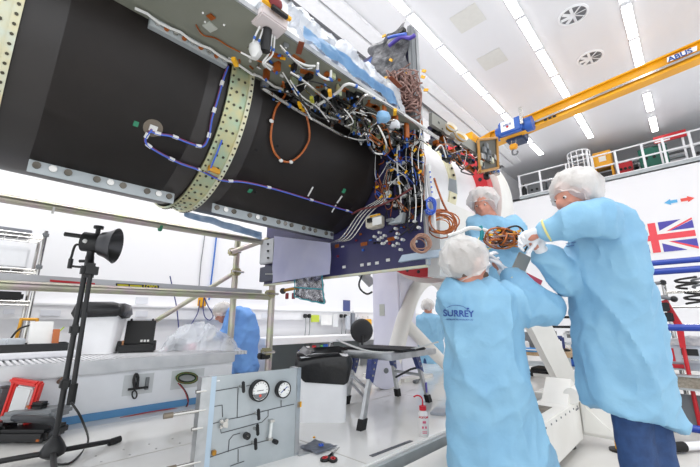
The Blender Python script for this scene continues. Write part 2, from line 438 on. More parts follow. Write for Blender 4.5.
gallery('red_bin', 'red box on the gallery beside the yellow cabinet', 'box', 15.6, 1.03, .46, .4, .62, RED, 6.1, None, knobs)
gallery('air_unit', 'dark green machine casing standing on the gallery', 'machine', 15.7, -.05+.26, .78, .4, .98, mat('machine_green', '#1f6a58', .5), 6.1, None, knobs)
gallery('duct_unit', 'grey ventilation box under the pipes on the gallery', 'machine', 15.8, -1.1, .9, .6, .6, GREYM, 6.1, None, knobs)
gallery('pump_unit', 'grey pump case with black knobs by the gallery end', 'machine', 15.7, 4.0, .7, .5, .65, GREYM, 6.1, None, knobs)
gallery('control_box', 'black control box beside the ladder cage on the gallery', 'box', 15.6, 2.9, .6, .45, .7, BLACK, 6.1, None, knobs)
gallery('filter_box', 'dark filter box low behind the railing near the green machine', 'box', 15.35, .71, .12, .3, .38, BLACK, 6.1, None, knobs)
t = thing('red_barrier', (15.4, -.32, 6.62), 'red board barrier raised above the gallery railing', 'barrier')
p = [at_u(653, 143.5, 15.4), at_u(675, 138.5, 15.4), at_u(675, 131+6, 15.4), at_u(653, 140+1, 15.4)]
MB().b2((15.38, -.72, 7.1), (15.42, .12, 7.35), .005).obj('board', RED, t)
for y in (-.6, 0): MB().b2((15.42, y-.03, 6.1), (15.46, y+.03, 7.3)).obj('leg', WHITE, t)
MB().b2((15.375, -.3, 7.12), (15.379, .1, 7.17)).obj('white_stripe', PAPER, t)
t = thing('pipe_rack', (16.6, -1.6, 6.1), 'rack of five service pipes along the back of the gallery', 'pipes')
for k in range(5): MB().cyl((16.6, -4.4, 6.3+.19*k), (16.6, 1.2, 6.3+.19*k), .06 if k % 2 else .045, n=10).obj('service_pipe', [ALUF, GREYM, WHITE][k % 3], t)
for y in (-4, -1.6, .9): MB().b2((16.65, y-.03, 6.1), (16.7, y+.03, 7.2)).obj('stand', GREYM, t)
for k, (y, w) in enumerate(((3.5, .3), (4.48, .25), (2.47, .25), (2.24, .2), (2.02, .2))):
    o = MB().lathe((15.45, y, 6.1), [(.09, 0), (.1, .1), (.1, .5), (.05, .6), (.03, .75)], 14).obj('gas_cylinder', [GREYM, BLACK, WHITE, GREYM, BLACK][k])
    tag(o, ['grey gas cylinder beside the pump case', 'black gas cylinder at the very end of the gallery', 'white gas cylinder behind the ladder cage by the black control box', 'grey gas cylinder in the middle behind the ladder cage', 'black gas cylinder beside the yellow cabinet'][k], 'cylinder')
# ------------------------------------------------------------------ the spacecraft
SC = thing('satellite', (2.0, TV, 1.5), 'large satellite with a black central tube and wired equipment panels, lying on its white fixture', 'satellite')
UE = 2.14
AX = V((1, 0, 0))
def ring_prof(name, u0, u1, r, m, th=.02, label=None, n=72):
    return MB().lathe((u0, TV, TZ), [(r-.05, 0), (r+th, 0), (r+th, u1-u0), (r-.05, u1-u0)], n, AX, (0, 0, 1)).obj(name, m, SC, True, label)
MB().lathe((-1.2, TV, TZ), [(TR, 0), (TR, UE+1.2-.02)], 96, AX, (0, 0, 1)).obj('thrust_tube', CARBON, SC)
# facing skins bonded on the tube
def skin_patch(u0, u1, a0, a1):
    def fn(s, t):
        a = R_(a0+(a1-a0)*t); u = u0+(u1-u0)*s
        return (u, TV+.6525*math.cos(a), TZ+.6525*math.sin(a))
    return MB().grid(fn, 4, 24, .002).obj('bonded_skin', CARB2, SC)
skin_patch(.07, .66, 160+10, 262); skin_patch(1.0, 2.0, 172, 262)
# joint rings with bolt rows
def joint(u0, u1, m, holes=64):
    r = ring_prof('joint_ring', u0, u1, TR, m, .012)
    w = u1-u0
    for fu in (.0, .82):
        MB().lathe((u0+w*fu, TV, TZ), [(TR-.02, 0), (TR+.024, 0), (TR+.024, w*.18), (TR-.02, w*.18)], 72, AX, (0, 0, 1)).obj('ring_flange', PALER if fu else GOLDR, SC)
    k = 0
    for fu, n in ((.09, 52), (.91, 52), (.36, 26), (.64, 26)):
        mb = MB()
        for i in range(n):
            a = R_(120+170*i/n); rr = TR+(.024 if fu in (.09, .91) else .012)
            c = V((u0+w*fu, TV+rr*math.cos(a), TZ+rr*math.sin(a))); nn = V((0, math.cos(a), math.sin(a)))
            mb.cyl(c-nn*.003, c+nn*.004, .0065 if fu in (.09, .91) else .008, n=6)
        o = mb.obj('bolt_row', mat('bolt_dark', '#4d4a3e', .4, .6), r, False); o['kind'] = 'stuff'
joint(.775, .915, GOLDR); joint(-.21, -.06, PALER)
def tab(u, a, m, sz=.03, nm='bond_patch', r=.654):
    a = R_(a); c = V((u, TV+r*math.cos(a), TZ+r*math.sin(a)))
    MB().box(c, (sz, sz*1.2, .003), rot=Matrix.Rotation(a-math.pi/2, 3, 'X')).obj(nm, m, SC, False)
def ptab(x, y, m, sz, nm):
    p = on_tube(x, y); a = math.degrees(math.atan2(p.z-TZ, p.y-TV)); tab(p.x, a, m, sz, nm)
ptab(136, 124, GREEN, .022, 'green_patch'); ptab(250, 191, GREEN, .026, 'green_patch'); ptab(344, 191, GREEN, .03, 'green_patch')
for x, y in ((256, 150), (277, 146), (255, 192)): 
    p = on_tube(x, y, .652); n = V((0, p.y-TV, p.z-TZ)).normalized()
    MB().cyl(p, p+n*.004, .009, n=10).obj('vent_hole', RUB, SC)
p = on_tube(153, 128, .653); n = V((0, p.y-TV, p.z-TZ)).normalized()
MB().cyl(p, p+n*.003, .045, n=24).obj('clear_tape', mat('tape_clear', '#6f6559', .3), SC)
MB().box(p+n*.008, (.035, .03, .01), rot=Matrix.Rotation(math.atan2(n.z, n.y)-math.pi/2, 3, 'X')).obj('connector', WIREW, SC, False)
for x, y, x2, y2 in ((308, 196, 313, 187), (332, 212, 336, 205), (337, 203, 342, 196)):
    a, b = on_tube(x, y, .66), on_tube(x2, y2, .66)
    MB().cyl(a, b, .006, n=6).obj('white_standoff', WIREW, SC)
# perforated flange strips along the bottom and top of the tube
def strip(u0, u1, zt, nm, y=TV-.06, h=.085):
    MB().b2((u0, y-.004, zt-h), (u1, y+.004, zt), .002).obj(nm, ALUF, SC, False)
    n = int((u1-u0)/.06); k = 0
    for i in range(n):
        u = u0+(i+.5)*(u1-u0)/n
        if i % 4 != 3:
            MB().cyl((u, y-.014, zt-h*.55), (u, y-.003, zt-h*.55), .017, n=10).obj('flange_boss', STEEL if i % 2 else BROCH, SC)
strip(.07, .74, TZ-TR+.035, 'lower_flange', TV-.13); strip(.98, 2.08, TZ-TR+.035, 'lower_flange', TV-.13)
# shear web, seen from below
MB().b2((-.9, 1.27, 2.552), (UE, TV-TR+.06, 2.575)).obj('shear_web', OLIVE, SC, False)
MB().b2((-.9, 1.262, 2.55), (UE+.2, 1.272, 2.578)).obj('web_edge', ALU, SC, False)
MB().b2((.35, TV-TR-.035, 2.5), (.74, TV-TR-.005, 2.552)).obj('web_angle', ALUF, SC, False)
for k in range(9):
    u = .38+k*.042
    MB().cyl((u, TV-TR-.045, 2.524), (u, TV-TR-.034, 2.524), .012, n=8).obj('web_fastener', KAP if k % 2 else STEEL, SC)
MB().tube([(.28+.05*k, TV-TR-.05, 2.53+.008*math.sin(k*2)) for k in range(40)], .007, 6).obj('web_harness', WIREW, SC)
# end panel standing square to the tube
MB().b2((UE, 1.31, 1.53), (UE+.03, 3.33, 3.52)).obj('end_panel', NAVY, SC, False)
MB().b2((UE-.004, 1.296, 1.53), (UE+.034, 1.312, 3.5)).obj('panel_edge', ALU, SC, False)
MB().b2((UE-.004, 1.31, 1.515), (UE+.034, 3.33, 1.531)).obj('panel_edge', PALER, SC, False)
rnd = random.Random(5)
NU = V((-1, 0, 0))
def bx(p, d, m, nm, rz=0, con=None, up=1):
    o = MB().box(p, d, rz=rz, bev=min(d)*.12).obj(nm, m, SC, False)
    if con:
        MB().box(V(p)+V(con), (d[0]*.3, d[1]*.3, d[2]*.3), rz=rz).obj('connector', rnd.choice([WIREW, BLUE, WIREB]), o, False)
    return o
# --- clutter under the shear web (hangs below z=2.55)
ms = [BLACK, BLACK, STEEL, KAP, BLACK, BLACK, GREYM, GREYM, BLACK, GOLDR]
def px_web(x, y, z=2.5):
    """a point at height z under the web"""
    return at_z(x, y, z)
spots = []
for k in range(125):
    t = rnd.random()**.75
    u = .86+1.24*t
    v = 1.30+.36*rnd.random()
    h = rnd.uniform(.015, .06)*(1+1.3*t*t)
    spots.append((u, v, h))
for k, (u, v, h) in enumerate(spots):
    m = rnd.choice(ms)
    w = rnd.uniform(.014, .05); d = rnd.uniform(.014, .05)
    nm = rnd.choice(['valve_block', 'equipment_box', 'bracket', 'sensor'])
    if k % 4 == 0:
        MB().cyl((u-w*.7, v, 2.552-h), (u+w*.7, v, 2.552-h), w*.35, n=12).obj('valve_body', rnd.choice([STEEL, BLACK, STEEL]), SC)
        MB().cyl((u, v, 2.552-h), (u, v, 2.552), .008, n=6).obj('stand_pin', STEEL, SC)
    else:
        o = bx((u, v, 2.552-h/2), (w, d, h), m, nm, rnd.uniform(-.3, .3), (0, 0, -h*.6))
for k in range(16):
    u = .8+1.2*rnd.random(); v = 1.32+.3*rnd.random()
    MB().box((u, v, 2.55), (.08, .035, .004), rz=rnd.uniform(-.4, .4)).obj('kapton_patch', KAP, SC, False)
# pipes with blue ferrules
def pipe(pts, r=.009, m=STEEL, ferr=True, nm='propellant_pipe'):
    o = MB().tube(pts, r, 8, 4).obj(nm, m, SC)
    P = smooth_pts(pts, 4)
    if ferr:
        for i in range(3, len(P)-2, 9):
            d = (P[i+1]-P[i]).normalized()
            MB().cyl(P[i]-d*.007, P[i]+d*.007, r*1.4, n=8).obj('ferrule', BLUE, o)
    return o
def Z(x, y, z): return at_z(x, y, z)
pipe([Z(262, 88, 2.47), Z(300, 112, 2.47), Z(345, 137, 2.47), Z(352, 140, 2.50)], .011)
pipe([Z(318, 105, 2.45), Z(338, 92, 2.46), Z(345, 85, 2.46), Z(356, 86, 2.46), Z(385, 103, 2.46), Z(425, 128, 2.46)], .008, WIREW)
pipe([Z(345, 112, 2.46), Z(358, 103, 2.46), Z(364, 96, 2.46), Z(374, 97, 2.46), Z(400, 112, 2.46), Z(428, 133, 2.46)], .008)
pipe([Z(290, 72, 2.46), Z(305, 82, 2.45), Z(330, 103, 2.45), Z(338, 115, 2.44), Z(345, 116, 2.44), Z(356, 108, 2.45)], .008)
pipe([Z(318, 63, 2.48), Z(318, 73, 2.46), Z(324, 78, 2.45), Z(330, 79, 2.46), Z(331, 70, 2.5)], .007, WIREW)
pipe([Z(282, 48, 2.5), Z(292, 58, 2.49), Z(305, 65, 2.48), Z(315, 66, 2.5)], .006, WIREW)
pipe([Z(280, 45, 2.5), Z(290, 56, 2.47), Z(303, 68, 2.47), Z(312, 68, 2.5)], .005, STEEL)
pipe([Z(366, 134, 2.3), Z(370, 147, 2.28), Z(375, 153, 2.27), Z(384, 153, 2.27), Z(386, 143, 2.3), Z(378, 125, 2.4)], .008)
pipe([Z(357, 122, 2.4), Z(360, 136, 2.36), Z(366, 131, 2.38), Z(378, 122, 2.4), Z(395, 120, 2.42)], .007)
for k in range(48):
    u = .9+1.2*rnd.random()**.8; v = 1.3+.33*rnd.random(); z = 2.53-.14*rnd.random()
    P = [V((u, v, z))]
    for j in range(3): P.append(P[-1]+V((rnd.uniform(-.02, .16), rnd.uniform(-.07, .07), rnd.uniform(-.06, .05))))
    for p in P: p.z = min(p.z, 2.545); p.x = min(p.x, 2.12)
    pipe(P, rnd.uniform(.0025, .005), rnd.choice([WIREW, STEEL, WIREB, KAP, STEEL, WIREB, WIREB]), k % 5 == 0, 'cable')
for x, y, m in ((330, 93, YEL), (300, 105, YEL), (312, 100, mat('tape_olive', '#b5b53a', .5)), (225+10, 62, YEL), (370, 128, mat('green_wire', '#7fae4a', .5)), (385, 148, YEL), (395, 112, YEL)):
    MB().box(Z(x, y, 2.44), (.05, .02, .02), rz=.7).obj('yellow_tag', m, SC, False)
o = MB().ball(Z(383, 117, 2.42), (.045, .05, .035), 12).jitter(.014, 30).obj('bagged_valve', FILMB, SC)
o = MB().ball(Z(395, 125, 2.42), (.035, .04, .03), 12).jitter(.014, 30).obj('bagged_valve', FILMW, SC)
for k in range(40):
    t_ = rnd.random(); u = .72+.85*t_; v = 1.30+.34*rnd.random()
    o = bx((u, v, 2.547), (rnd.uniform(.008, .03), rnd.uniform(.006, .016), rnd.uniform(.006, .016)), rnd.choice([KAP, KAP, WIREW, BLUE, YEL, STEEL]), rnd.choice(['cable_clip', 'tape_patch']), rnd.uniform(-1, 1))
# camera-like sensor head in a gold and white box at the web edge
g = at_v(273, 22, 1.25)
bx(g+V((0, .03, .02)), (.15, .1, .06), mat('sensor_white', '#d9cfcf', .5), 'sensor_box')
bx(g+V((0, -.03, .05)), (.16, .02, .018), YEL, 'yellow_bracket')
bx(g+V((.005, -.045, .03)), (.09, .02, .02), WIREB, 'sensor_slot')
g2 = at_v(274, 5, 1.22)
bx(g2+V((.01, .05, .02)), (.16, .1, .11), mat('sensor_body', '#dfe3ea', .4), 'sensor_head')
MB().ball(at_v(275, 2.5, 1.21), (.04, .025, .034), 16).obj('red_lens_cover', DKRED, SC)
MB().cyl(g+V((0, .05, -.01)), g+V((.01, .07, -.12)), .024, n=10).obj('black_strut', BLACK, SC)
for dx in (-.04, -.02, .03, .045):
    pipe([g+V((dx, .05, -.02)), g+V((dx*1.3, .08, -.1)), g+V((dx*.6, .1, -.16)), g+V((dx*2, .14, -.14))], .0045, WIREW, True, 'cable')
MB().ball(g+V((-.03, .09, -.13)), (.03, .03, .05), 10).jitter(.01, 30).obj('wire_bundle', WIREW, SC)
bx(at_z(210, 27, 2.55), (.05, .05, .008), mat('label_grey', '#b9bcb4', .5), 'adhesive_plate', .3)
bx(at_z(211, 17, 2.545), (.03, .03, .006), KAP, 'kapton_patch', .3)
MB().tube([at_z(x, y, 2.545) for x, y in ((196, 25), (203, 35), (215, 38), (228, 46), (240, 52), (256, 60), (270, 65))], .004, 6, 4).obj('amber_wire', KAP, SC)
for x, y in ((203, 13), (224, 25), (205, 22)): MB().cyl(at_z(x, y, 2.548), at_z(x, y, 2.552), .005, n=8).obj('insert', WIREW, SC)
MB().box(at_z(300, 48, 2.548), (.09, .03, .003), rz=1.1).obj('copper_strip', mat('copper', '#8a4a34', .4, .3), SC, False)
MB().box(at_z(395, 82, 2.548), (.12, .03, .003), rz=.1).obj('copper_strip', mat('copper', '#8a4a34', .4, .3), SC, False)
# orange cable loop hanging over the tube
lp = [on_tube(x, y, .67) for x, y in ((285, 95), (276, 108), (272, 125), (271, 140), (275, 153), (283, 161), (292, 161), (302, 153), (309, 140), (309, 127), (306, 115), (303, 110))]
lp = [Z(283, 82, 2.5)]+lp
MB().tube(lp, .007, 8, 4).obj('orange_cable_loop', ORG, SC)
MB().box(on_tube(303, 110, .675), (.02, .012, .02)).obj('yellow_tag', YEL, SC)
for x, y in ((271.5, 121), (281, 160.5), (291, 162)): MB().ball(on_tube(x, y, .672), (.016, .012, .012), 8).obj('white_tie', WIREW, SC)
# blue and white harness across the tube
def harness(pts, nm, r=.664):
    P = smooth_pts([on_tube(x, y, r) for x, y in pts], 5)
    o = MB().tube(P, .0065, 8).obj(nm, mat('harness_purple', '#5a4a86', .5, col2='#8a3a4a', scale=60), SC)
    P2 = [p+V((0, -.004, -.006)) for p in P]
    MB().tube(P2, .004, 6).obj('blue_wire', BLUEL, o)
    for i in range(4, len(P)-1, 7):
        d = (P[i+1]-P[i]).normalized()
        MB().cyl(P[i]-d*.014, P[i]+d*.014, .0105, n=8).obj('white_wrap', WIREW, o)
harness([(152, 129), (146, 137), (147, 144), (160, 153), (180, 163), (200, 170), (222, 180), (245, 182), (275, 189), (305, 198), (335, 207), (352, 212)], 'tube_harness')
harness([(150, 131), (160, 134), (172, 136), (190, 143), (203, 146), (209, 135), (212, 118), (218, 98), (223, 80), (228, 66)], 'ring_harness')
pipe([on_tube(209, 172, .68), on_tube(214, 160, .68), on_tube(219, 148, .68), on_tube(222, 140, .68)], .005, BLUEL, False, 'blue_cable')
MB().box(on_tube(214, 170, .672), (.07, .02, .03), rz=.2).obj('yellow_tape', mat('tape_amber', '#c98f1e', .4), SC)
for x, y, m in ((232, 90, GREEN), (243, 80, GREEN), (236, 110, WIREB), (226, 136, WIREB), (200, 185, GREEN), (207, 167, YEL)):
    ptab(x, y, m, .018, 'ring_patch')
# --- end panel, dark part: connectors, wires, boxes (in front of u = UE)
def E_(x, y, o=.02): return at_u(x, y, UE-o)
for x, y in ((370, 226), (381, 233), (383, 238), (386, 236), (397, 229), (399, 234), (398, 238), (404, 240), (405, 208), (395, 243+3), (380, 240), (384, 244), (376, 237), (416, 222), (420, 228), (402, 250), (399, 244)):
    c = E_(x, y, .0)
    MB().cyl(c, c+NU*.03, .011, n=10).obj('white_connector', WIREW, SC)
for k in range(36):
    x = 332+90*rnd.random(); y = 262-.13*(x-330)-4-rnd.random()*34
    if 365 < x < 385 and y < 232: continue
    bx(E_(x, y, .008), (.012, rnd.uniform(.012, .03), rnd.uniform(.008, .018)), rnd.choice([DKRED, WIREW, BLUE, BLACK, KAP]), 'small_connector')
for x, y, w in ((337, 246, .05), (364, 244, .07), (391, 239, .07), (412, 217, .03)):
    bx(E_(x, y, .004), (.004, w, .03), KAP, 'kapton_patch')
for x, y in ((362, 265), (369, 264), (377, 263), (388, 260), (344, 267)): bx(E_(x, y, .006), (.006, .035, .022), WIREW, 'white_label')
bx(E_(375, 222, .05), (.1, .13, .1), mat('unit_cream', '#d9d2c2', .4), 'star_tracker_box', 0, (-.06, 0, 0))
bx(E_(377, 221, .105), (.006, .09, .06), PAPER, 'paper_label'); bx(E_(375, 215.5, .106), (.008, .1, .012), YEL, 'yellow_stripe')
bx(E_(393, 221, .06), (.1, .06, .02), ALU, 'support_plate'); 
MB().prism([E_(388, 224, .08), E_(401, 222, .08), E_(403, 212, .08)], (.05, 0, 0)).obj('gusset', ALUF, SC, False)
for dx in (0, 3.5, 7, 11):
    pipe([E_(324+dx, 244-dx*.2, .05), E_(338+dx, 240, .07), E_(346+dx, 232, .08), E_(356+dx, 217, .08), E_(366+dx, 207, .08), E_(380+dx*.6, 198, .06), E_(384+dx*.6, 180, .05), E_(390+dx*.5, 160, .04)], .0055, STEEL, dx == 3)
pipe([E_(352, 214, .09), E_(362, 209, .1), E_(378, 206, .1), E_(396, 198, .1), E_(412, 188, .1)], .008, mat('wire_maroon', '#6e3434', .5), False, 'cable')
for x0 in (399, 408, 414, 420):
    pipe([E_(x0, 118, .05), E_(x0+1, 140, .06), E_(x0-2, 152, .07), E_(x0-1, 175, .06), E_(x0+2, 200, .06), E_(x0+1, 222, .05)], .007 if x0 % 2 else .005, rnd.choice([STEEL, WIREW]), True)
for k in range(46):
    x = 372+50*rnd.random(); y = 128+90*rnd.random()
    if x < 398-.25*(y-125)*.3 and y > 190: continue
    P = [E_(x, y, .03+.05*rnd.random())]
    for j in range(3): P.append(E_(min(424, max(376, x+rnd.uniform(-18, 18))), y+rnd.uniform(-18, 22), .02+.07*rnd.random()))
    pipe(P, rnd.uniform(.0022, .0045), rnd.choice([WIREW, WIREB, STEEL, KAP, WIREB, KAP, BLUEL]), k % 5 == 0, 'panel_wire')
for k in range(44):
    x = 386+36*rnd.random(); y = 120+85*rnd.random()
    bx(E_(x, y, .03), (rnd.uniform(.02, .06), rnd.uniform(.025, .06), rnd.uniform(.02, .05)), rnd.choice([BLACK, BLACK, GREYM, KAP, WIREW, BLACK]), rnd.choice(['equipment_box', 'wire_clamp', 'bracket']), 0, (-.03, 0, 0))
for k in range(34):
    x = 388+34*rnd.random(); y = 122+86*rnd.random()
    bx(E_(x, y, .012), (.02, rnd.uniform(.05, .1), rnd.uniform(.05, .1)), BLACK, 'black_module')
for x, y in ((403, 135), (392, 170), (406, 172), (415, 150), (381, 197), (390, 196), (411, 122), (420, 172), (399, 183), (377, 187), (396, 155), (422, 155)):
    MB().box(E_(x, y, .085), (.008, .03, .014), rot=Matrix.Rotation(rnd.uniform(-1, 1), 3, 'X')).obj('yellow_tag', YEL, SC, False)
# upper part of the end panel above the web: grey blanket, purple cable, brown wiring
def gq(s, t):
    p = V((UE-.06-.04*math.sin(3*t), 1.33+.36*s+.04*t*s, 2.62+.93*t))
    return p+noise.noise_vector(p*9)*.05
MB().grid(gq, 18, 34, .01).obj('grey_blanket', GREYF, SC)
MB().b2((UE-.07, 1.30, 2.6), (UE-.0, 1.34, 3.50), .01).obj('blanket_side', GREYM, SC)
MB().box(at_u(384, 52, UE-.03), (.03, .36, .07), rot=Matrix.Rotation(-.18, 3, 'X')).obj('blue_edge_strip', CRB, SC)
bx(at_u(385, 68, UE-.02), (.02, .3, .24), mat('panel_back', '#d8d9d4', .5), 'white_back_plate')
pipe([at_u(x, y, UE-.14) for x, y in ((389, 46), (395, 41), (402, 37), (410, 38), (415, 35))], .016, mat('cable_purple', '#5546a8', .5), False, 'purple_cable')
pipe([at_u(x, y, UE-.15) for x, y in ((388, 38), (394, 36), (400, 35), (406, 34))], .012, BLUEL, False, 'blue_cable')
bx(at_u(402, 32, UE-.1), (.05, .06, .05), BLACK, 'connector_shell')
for k in range(46):
    x = 392+24*rnd.random(); y = 74+32*rnd.random()
    P = [at_u(x, y, UE-.12)]
    for j in range(4): P.append(at_u(min(420, max(386, P and x+rnd.uniform(-14, 14))), y+rnd.uniform(-12, 14), UE-.1-.08*rnd.random()))
    pipe(P, rnd.uniform(.004, .008), BROWN, False, 'brown_wire')
for x, y in ((386, 78), (392, 88), (391, 60), (424, 71), (423, 77), (426, 90), (405, 75), (384, 36)):
    MB().box(at_u(x, y, UE-.12), (.01, .035, .02), rot=Matrix.Rotation(rnd.uniform(-1, 1), 3, 'X')).obj('yellow_tag', YEL, SC, False)
bx(at_u(386, 84, UE-.16), (.05, .16, .05), mat('module_yellow', '#e3c766', .5), 'yellow_module', 0, (-.03, 0, 0))
# wire coils on the near edge of the panel
def coil(x, y, rx, ry, m, nm, n=5, r=.006, v=1.26):
    c = at_v(x, y, v); s = (c-CP).dot(FW)/F_
    rr = random.Random(int(x))
    for k in range(n):
        a0 = rr.uniform(0, 6); kx = rr.uniform(.66, 1.1); ky = rr.uniform(.7, 1.08); cc_ = c+RT*(rr.uniform(-1, 1)*rx*s*.16)+UP*(rr.uniform(-1, 1)*ry*s*.16); tl_ = rr.uniform(-.8, .8)
        MB().tube([cc_+RT*(rx*s*kx*math.cos(a0+i*.33))+UP*(ry*s*ky*math.sin(a0+i*.33))+HD*(.01*(k-n/2)+tl_*rx*s*.6*math.cos(a0+i*.33)) for i in range(20)], r, 6).obj(nm, m, SC)
coil(441, 223, 13.5, 13, ORG, 'orange_coil', 8, .005)
coil(430, 206, 6, 8.5, BLUEL, 'blue_coil', 7, .004)
coil(421, 244, 9, 9, mat('coil_brown', '#a8806c', .5), 'brown_coil', 8, .0042)
coil(441, 225, 9, 9, CORG, 'wire_link', 3, .004)
pipe([at_v(x, y, 1.25) for x, y in ((434, 178), (438, 190), (443, 203), (447, 211))], .008, ORG, False, 'orange_cable')
MB().tube([at_v(x, y, 1.28) for x, y in ((428, 165), (430, 185), (432, 200), (434, 230))], .02, 6).obj('perforated_strip', WIREW, SC)
for k in range(5): MB().cyl(at_v(430+.5*k, 172+k*5, 1.255), at_v(430+.5*k, 172+k*5, 1.262), .007, n=6).obj('strip_hole', BLUEL, SC)
for x, y in ((454, 222), (452, 214), (448, 235)): MB().box(at_v(x, y, 1.24), (.02, .01, .02)).obj('yellow_tag', YEL, SC)
o = MB().prism([at_u(398, 262, 2.10), at_u(438, 256, 2.10), at_u(440, 249, 2.10), at_u(402, 255, 2.10)], (.05, 0, 0)).obj('plug_bracket', mat('plug_blue_grey', '#b7c7d6', .5), SC, False)
# --- beyond the end panel: edge beam and boom with instruments
MB().prism([at_v(432, 124, 1.3), at_v(499, 168, 1.3), at_v(497, 158, 1.3), at_v(432, 112, 1.3)], (0, .03, 0)).obj('boom_plate', mat('boom_grey', '#8b8b84', .5), SC, False)
for k in range(60):
    x = 432+66*rnd.random(); y = 120+(x-432)*.62+rnd.uniform(2, 34-.2*(x-432))
    w = rnd.uniform(.03, .12)
    bx(at_v(x, y, 1.32+.06*rnd.random()), (w, .05, rnd.uniform(.02, .07)), rnd.choice([BLACK, GREYM, BLACK, STEEL, KAP, BLACK, BLACK if k % 27 else DKRED]), 'boom_unit', 0, (0, -.03, 0))
for k in range(14):
    x = 434+55*rnd.random(); y = 128+(x-432)*.6+rnd.uniform(0, 22)
    P = [at_v(x, y, 1.27)]
    for j in range(3): P.append(at_v(x+rnd.uniform(-10, 18), y+rnd.uniform(-8, 14), 1.25+.05*rnd.random()))
    pipe(P, rnd.uniform(.003, .006), rnd.choice([STEEL, WIREW, WIREB, KAP]), k % 2 == 0, 'boom_wire')
for x, y, r in ((447, 133, .05), (457, 142, .06)):
    c = at_v(x, y, 1.28)
    MB().lathe(c, [(r*.55, 0), (r*.55, .02), (r, .06), (r, .075), (r*.5, .02)], 18, (-.3, -.8, .4)).obj('thruster_cup', mat('cup_white', '#e5e2da', .4), SC)
    MB().lathe(c+V((-.012, -.03, .016)), [(r*.75, 0), (r*1.02, .02), (r*.7, .02)], 18, (-.3, -.8, .4)).obj('gold_rim', mat('gold', '#d2a226', .3, .8), SC)
MB().prism([at_v(478, 140, 1.27), at_v(497, 138, 1.27), at_v(498, 168, 1.27), at_v(480, 172, 1.27)], (0, .02, 0)).obj('instrument_board', mat('board_dark', '#4a4940', .5), SC, False)
fr = [(478, 140), (497, 138), (498, 168), (480, 172), (478, 140)]
for (a, b), (c, d) in zip(fr[:-1], fr[1:]): MB().cyl(at_v(a, b, 1.26), at_v(c, d, 1.26), .014, n=6).obj('board_frame', mat('amber_frame', '#a8741c', .4), SC)
for k in range(12):
    bx(at_v(481+14*rnd.random(), 144+22*rnd.random(), 1.25), (.05, .03, .06), rnd.choice([GREYM, BLACK, STEEL, GREYM, PALER]), 'board_chip')
# --- adapter rings and the white drum behind the panel
def arng(name, u0, u1, r0, r1, m, inner=None, label=None):
    i = inner or r0-.08
    return MB().lathe((u0, TV, TZ), [(i, 0), (r0, 0), (r1, u1-u0), (i, u1-u0)], 72, AX, (0, 0, 1), True).obj(name, m, SC, True, label)
arng('pink_ring', 2.62, 2.74, .69, .69, PINKR); arng('adapter_cone', 2.2, 3.2, .64, .68, WHITE)
arng('cream_ring', 3.2, 3.32, .70, .71, mat('ring_cream', '#dcd6b4', .4)); arng('adapter_cone', 3.32, 3.74, .69, .74, WHITE)
rr = arng('red_ring', 3.74, 3.9, .87, .87, RED, .74)
for i in range(60):
    a = 2*math.pi*i/60
    if i % 2 == 0 and math.sin(a) < .6 and math.cos(a) < .5:
        c = V((3.735, TV+.805*math.cos(a), TZ+.805*math.sin(a)))
        MB().cyl(c, c+AX*.01, .022, n=10).obj('bolt_hole', BLACK, rr)
for i in range(28):
    a = math.pi*.55+math.pi*i/27
    c = V((3.26, TV+.71*math.cos(a), TZ+.71*math.sin(a))); n = V((0, math.cos(a), math.sin(a)))
    MB().cyl(c, c+n*.015, .014, n=8).obj('ring_bolt', BLACK, SC)
MB().prism([at_u(449, 178, 2.55), at_u(456, 180, 2.55), at_u(457, 194, 2.55), at_u(448, 190, 2.55)], (.01, 0, 0)).obj('hatch_plate', ALUF, SC, False)

# ---------------- sheets, bags and tags hung on the satellite
def sheet_(name, quad, m, label, cat, n=14, w=.012, th=.004, f=7, org=None):
    a, b, c, d = [V(p) for p in quad]
    nrm = (b-a).cross(d-a).normalized()
    def fn(s, t):
        p = (a*(1-s)+b*s)*(1-t)+(d*(1-s)+c*s)*t
        return p+nrm*(noise.noise(p*f)*w*2)
    return tag(MB().grid(fn, n, n, th).obj(name, m), label, cat)
sheet_('protective_sheet', [at_u(x, y, 2.03) for x, y in ((274, 236), (331, 243), (329, 274), (272, 283))], LAV, 'pale lavender protective sheet hanging over the lower corner of the dark panel', 'sheet')
t = thing('grey_box', tuple(at_u(269, 264, 2.1)), 'grey junction box clipped beside the lavender sheet', 'box')
MB().b2(at_u(273, 262, 2.06), at_u(265, 242, 2.12), .01).obj('casing', GREYF and mat('box_grey', '#b4b6ba', .5), t)
for k in range(3): MB().cyl(at_u(268, 244+k*7, 2.05), at_u(268, 244+k*7, 2.06), .012, n=10).obj('port', BLACK, t)
t = thing('connector_strip', tuple(at_u(269, 281, 2.1)), 'dark strip of plugs under the grey junction box', 'connector')
MB().b2(at_u(274, 280, 2.08), at_u(263, 268, 2.12), .004).obj('housing', mat('strip_dark', '#3f4252', .5), t)
for k in range(4): MB().cyl(at_u(266+k*2, 274, 2.06), at_u(266+k*2, 274, 2.08), .008, n=8).obj('plug', WIREW, t)
t = thing('foil_bag', tuple(at_u(308, 304, 2.1)), 'crumpled silver foil bag with teal taped edges below the lavender sheet', 'bag')
q = [at_u(x, y, 2.1) for x, y in ((296, 276), (323, 272), (325, 304), (295, 297))]
def fb(s, t_): 
    p = (q[0]*(1-s)+q[1]*s)*(1-t_)+(q[3]*(1-s)+q[2]*s)*t_
    return p+noise.noise_vector(p*22)*.018
MB().grid(fb, 22, 18, .006).obj('foil', FOIL, t)
for a, b in ((3, 2), (0, 1), (0, 3), (1, 2)):
    MB().tube([q[a]*(1-k/8)+q[b]*k/8+V((-.012, 0, 0))+noise.noise_vector((q[a]*(1-k/8)+q[b]*k/8)*22)*.012 for k in range(9)], .006, 6).obj('teal_edge', TEAL, t)
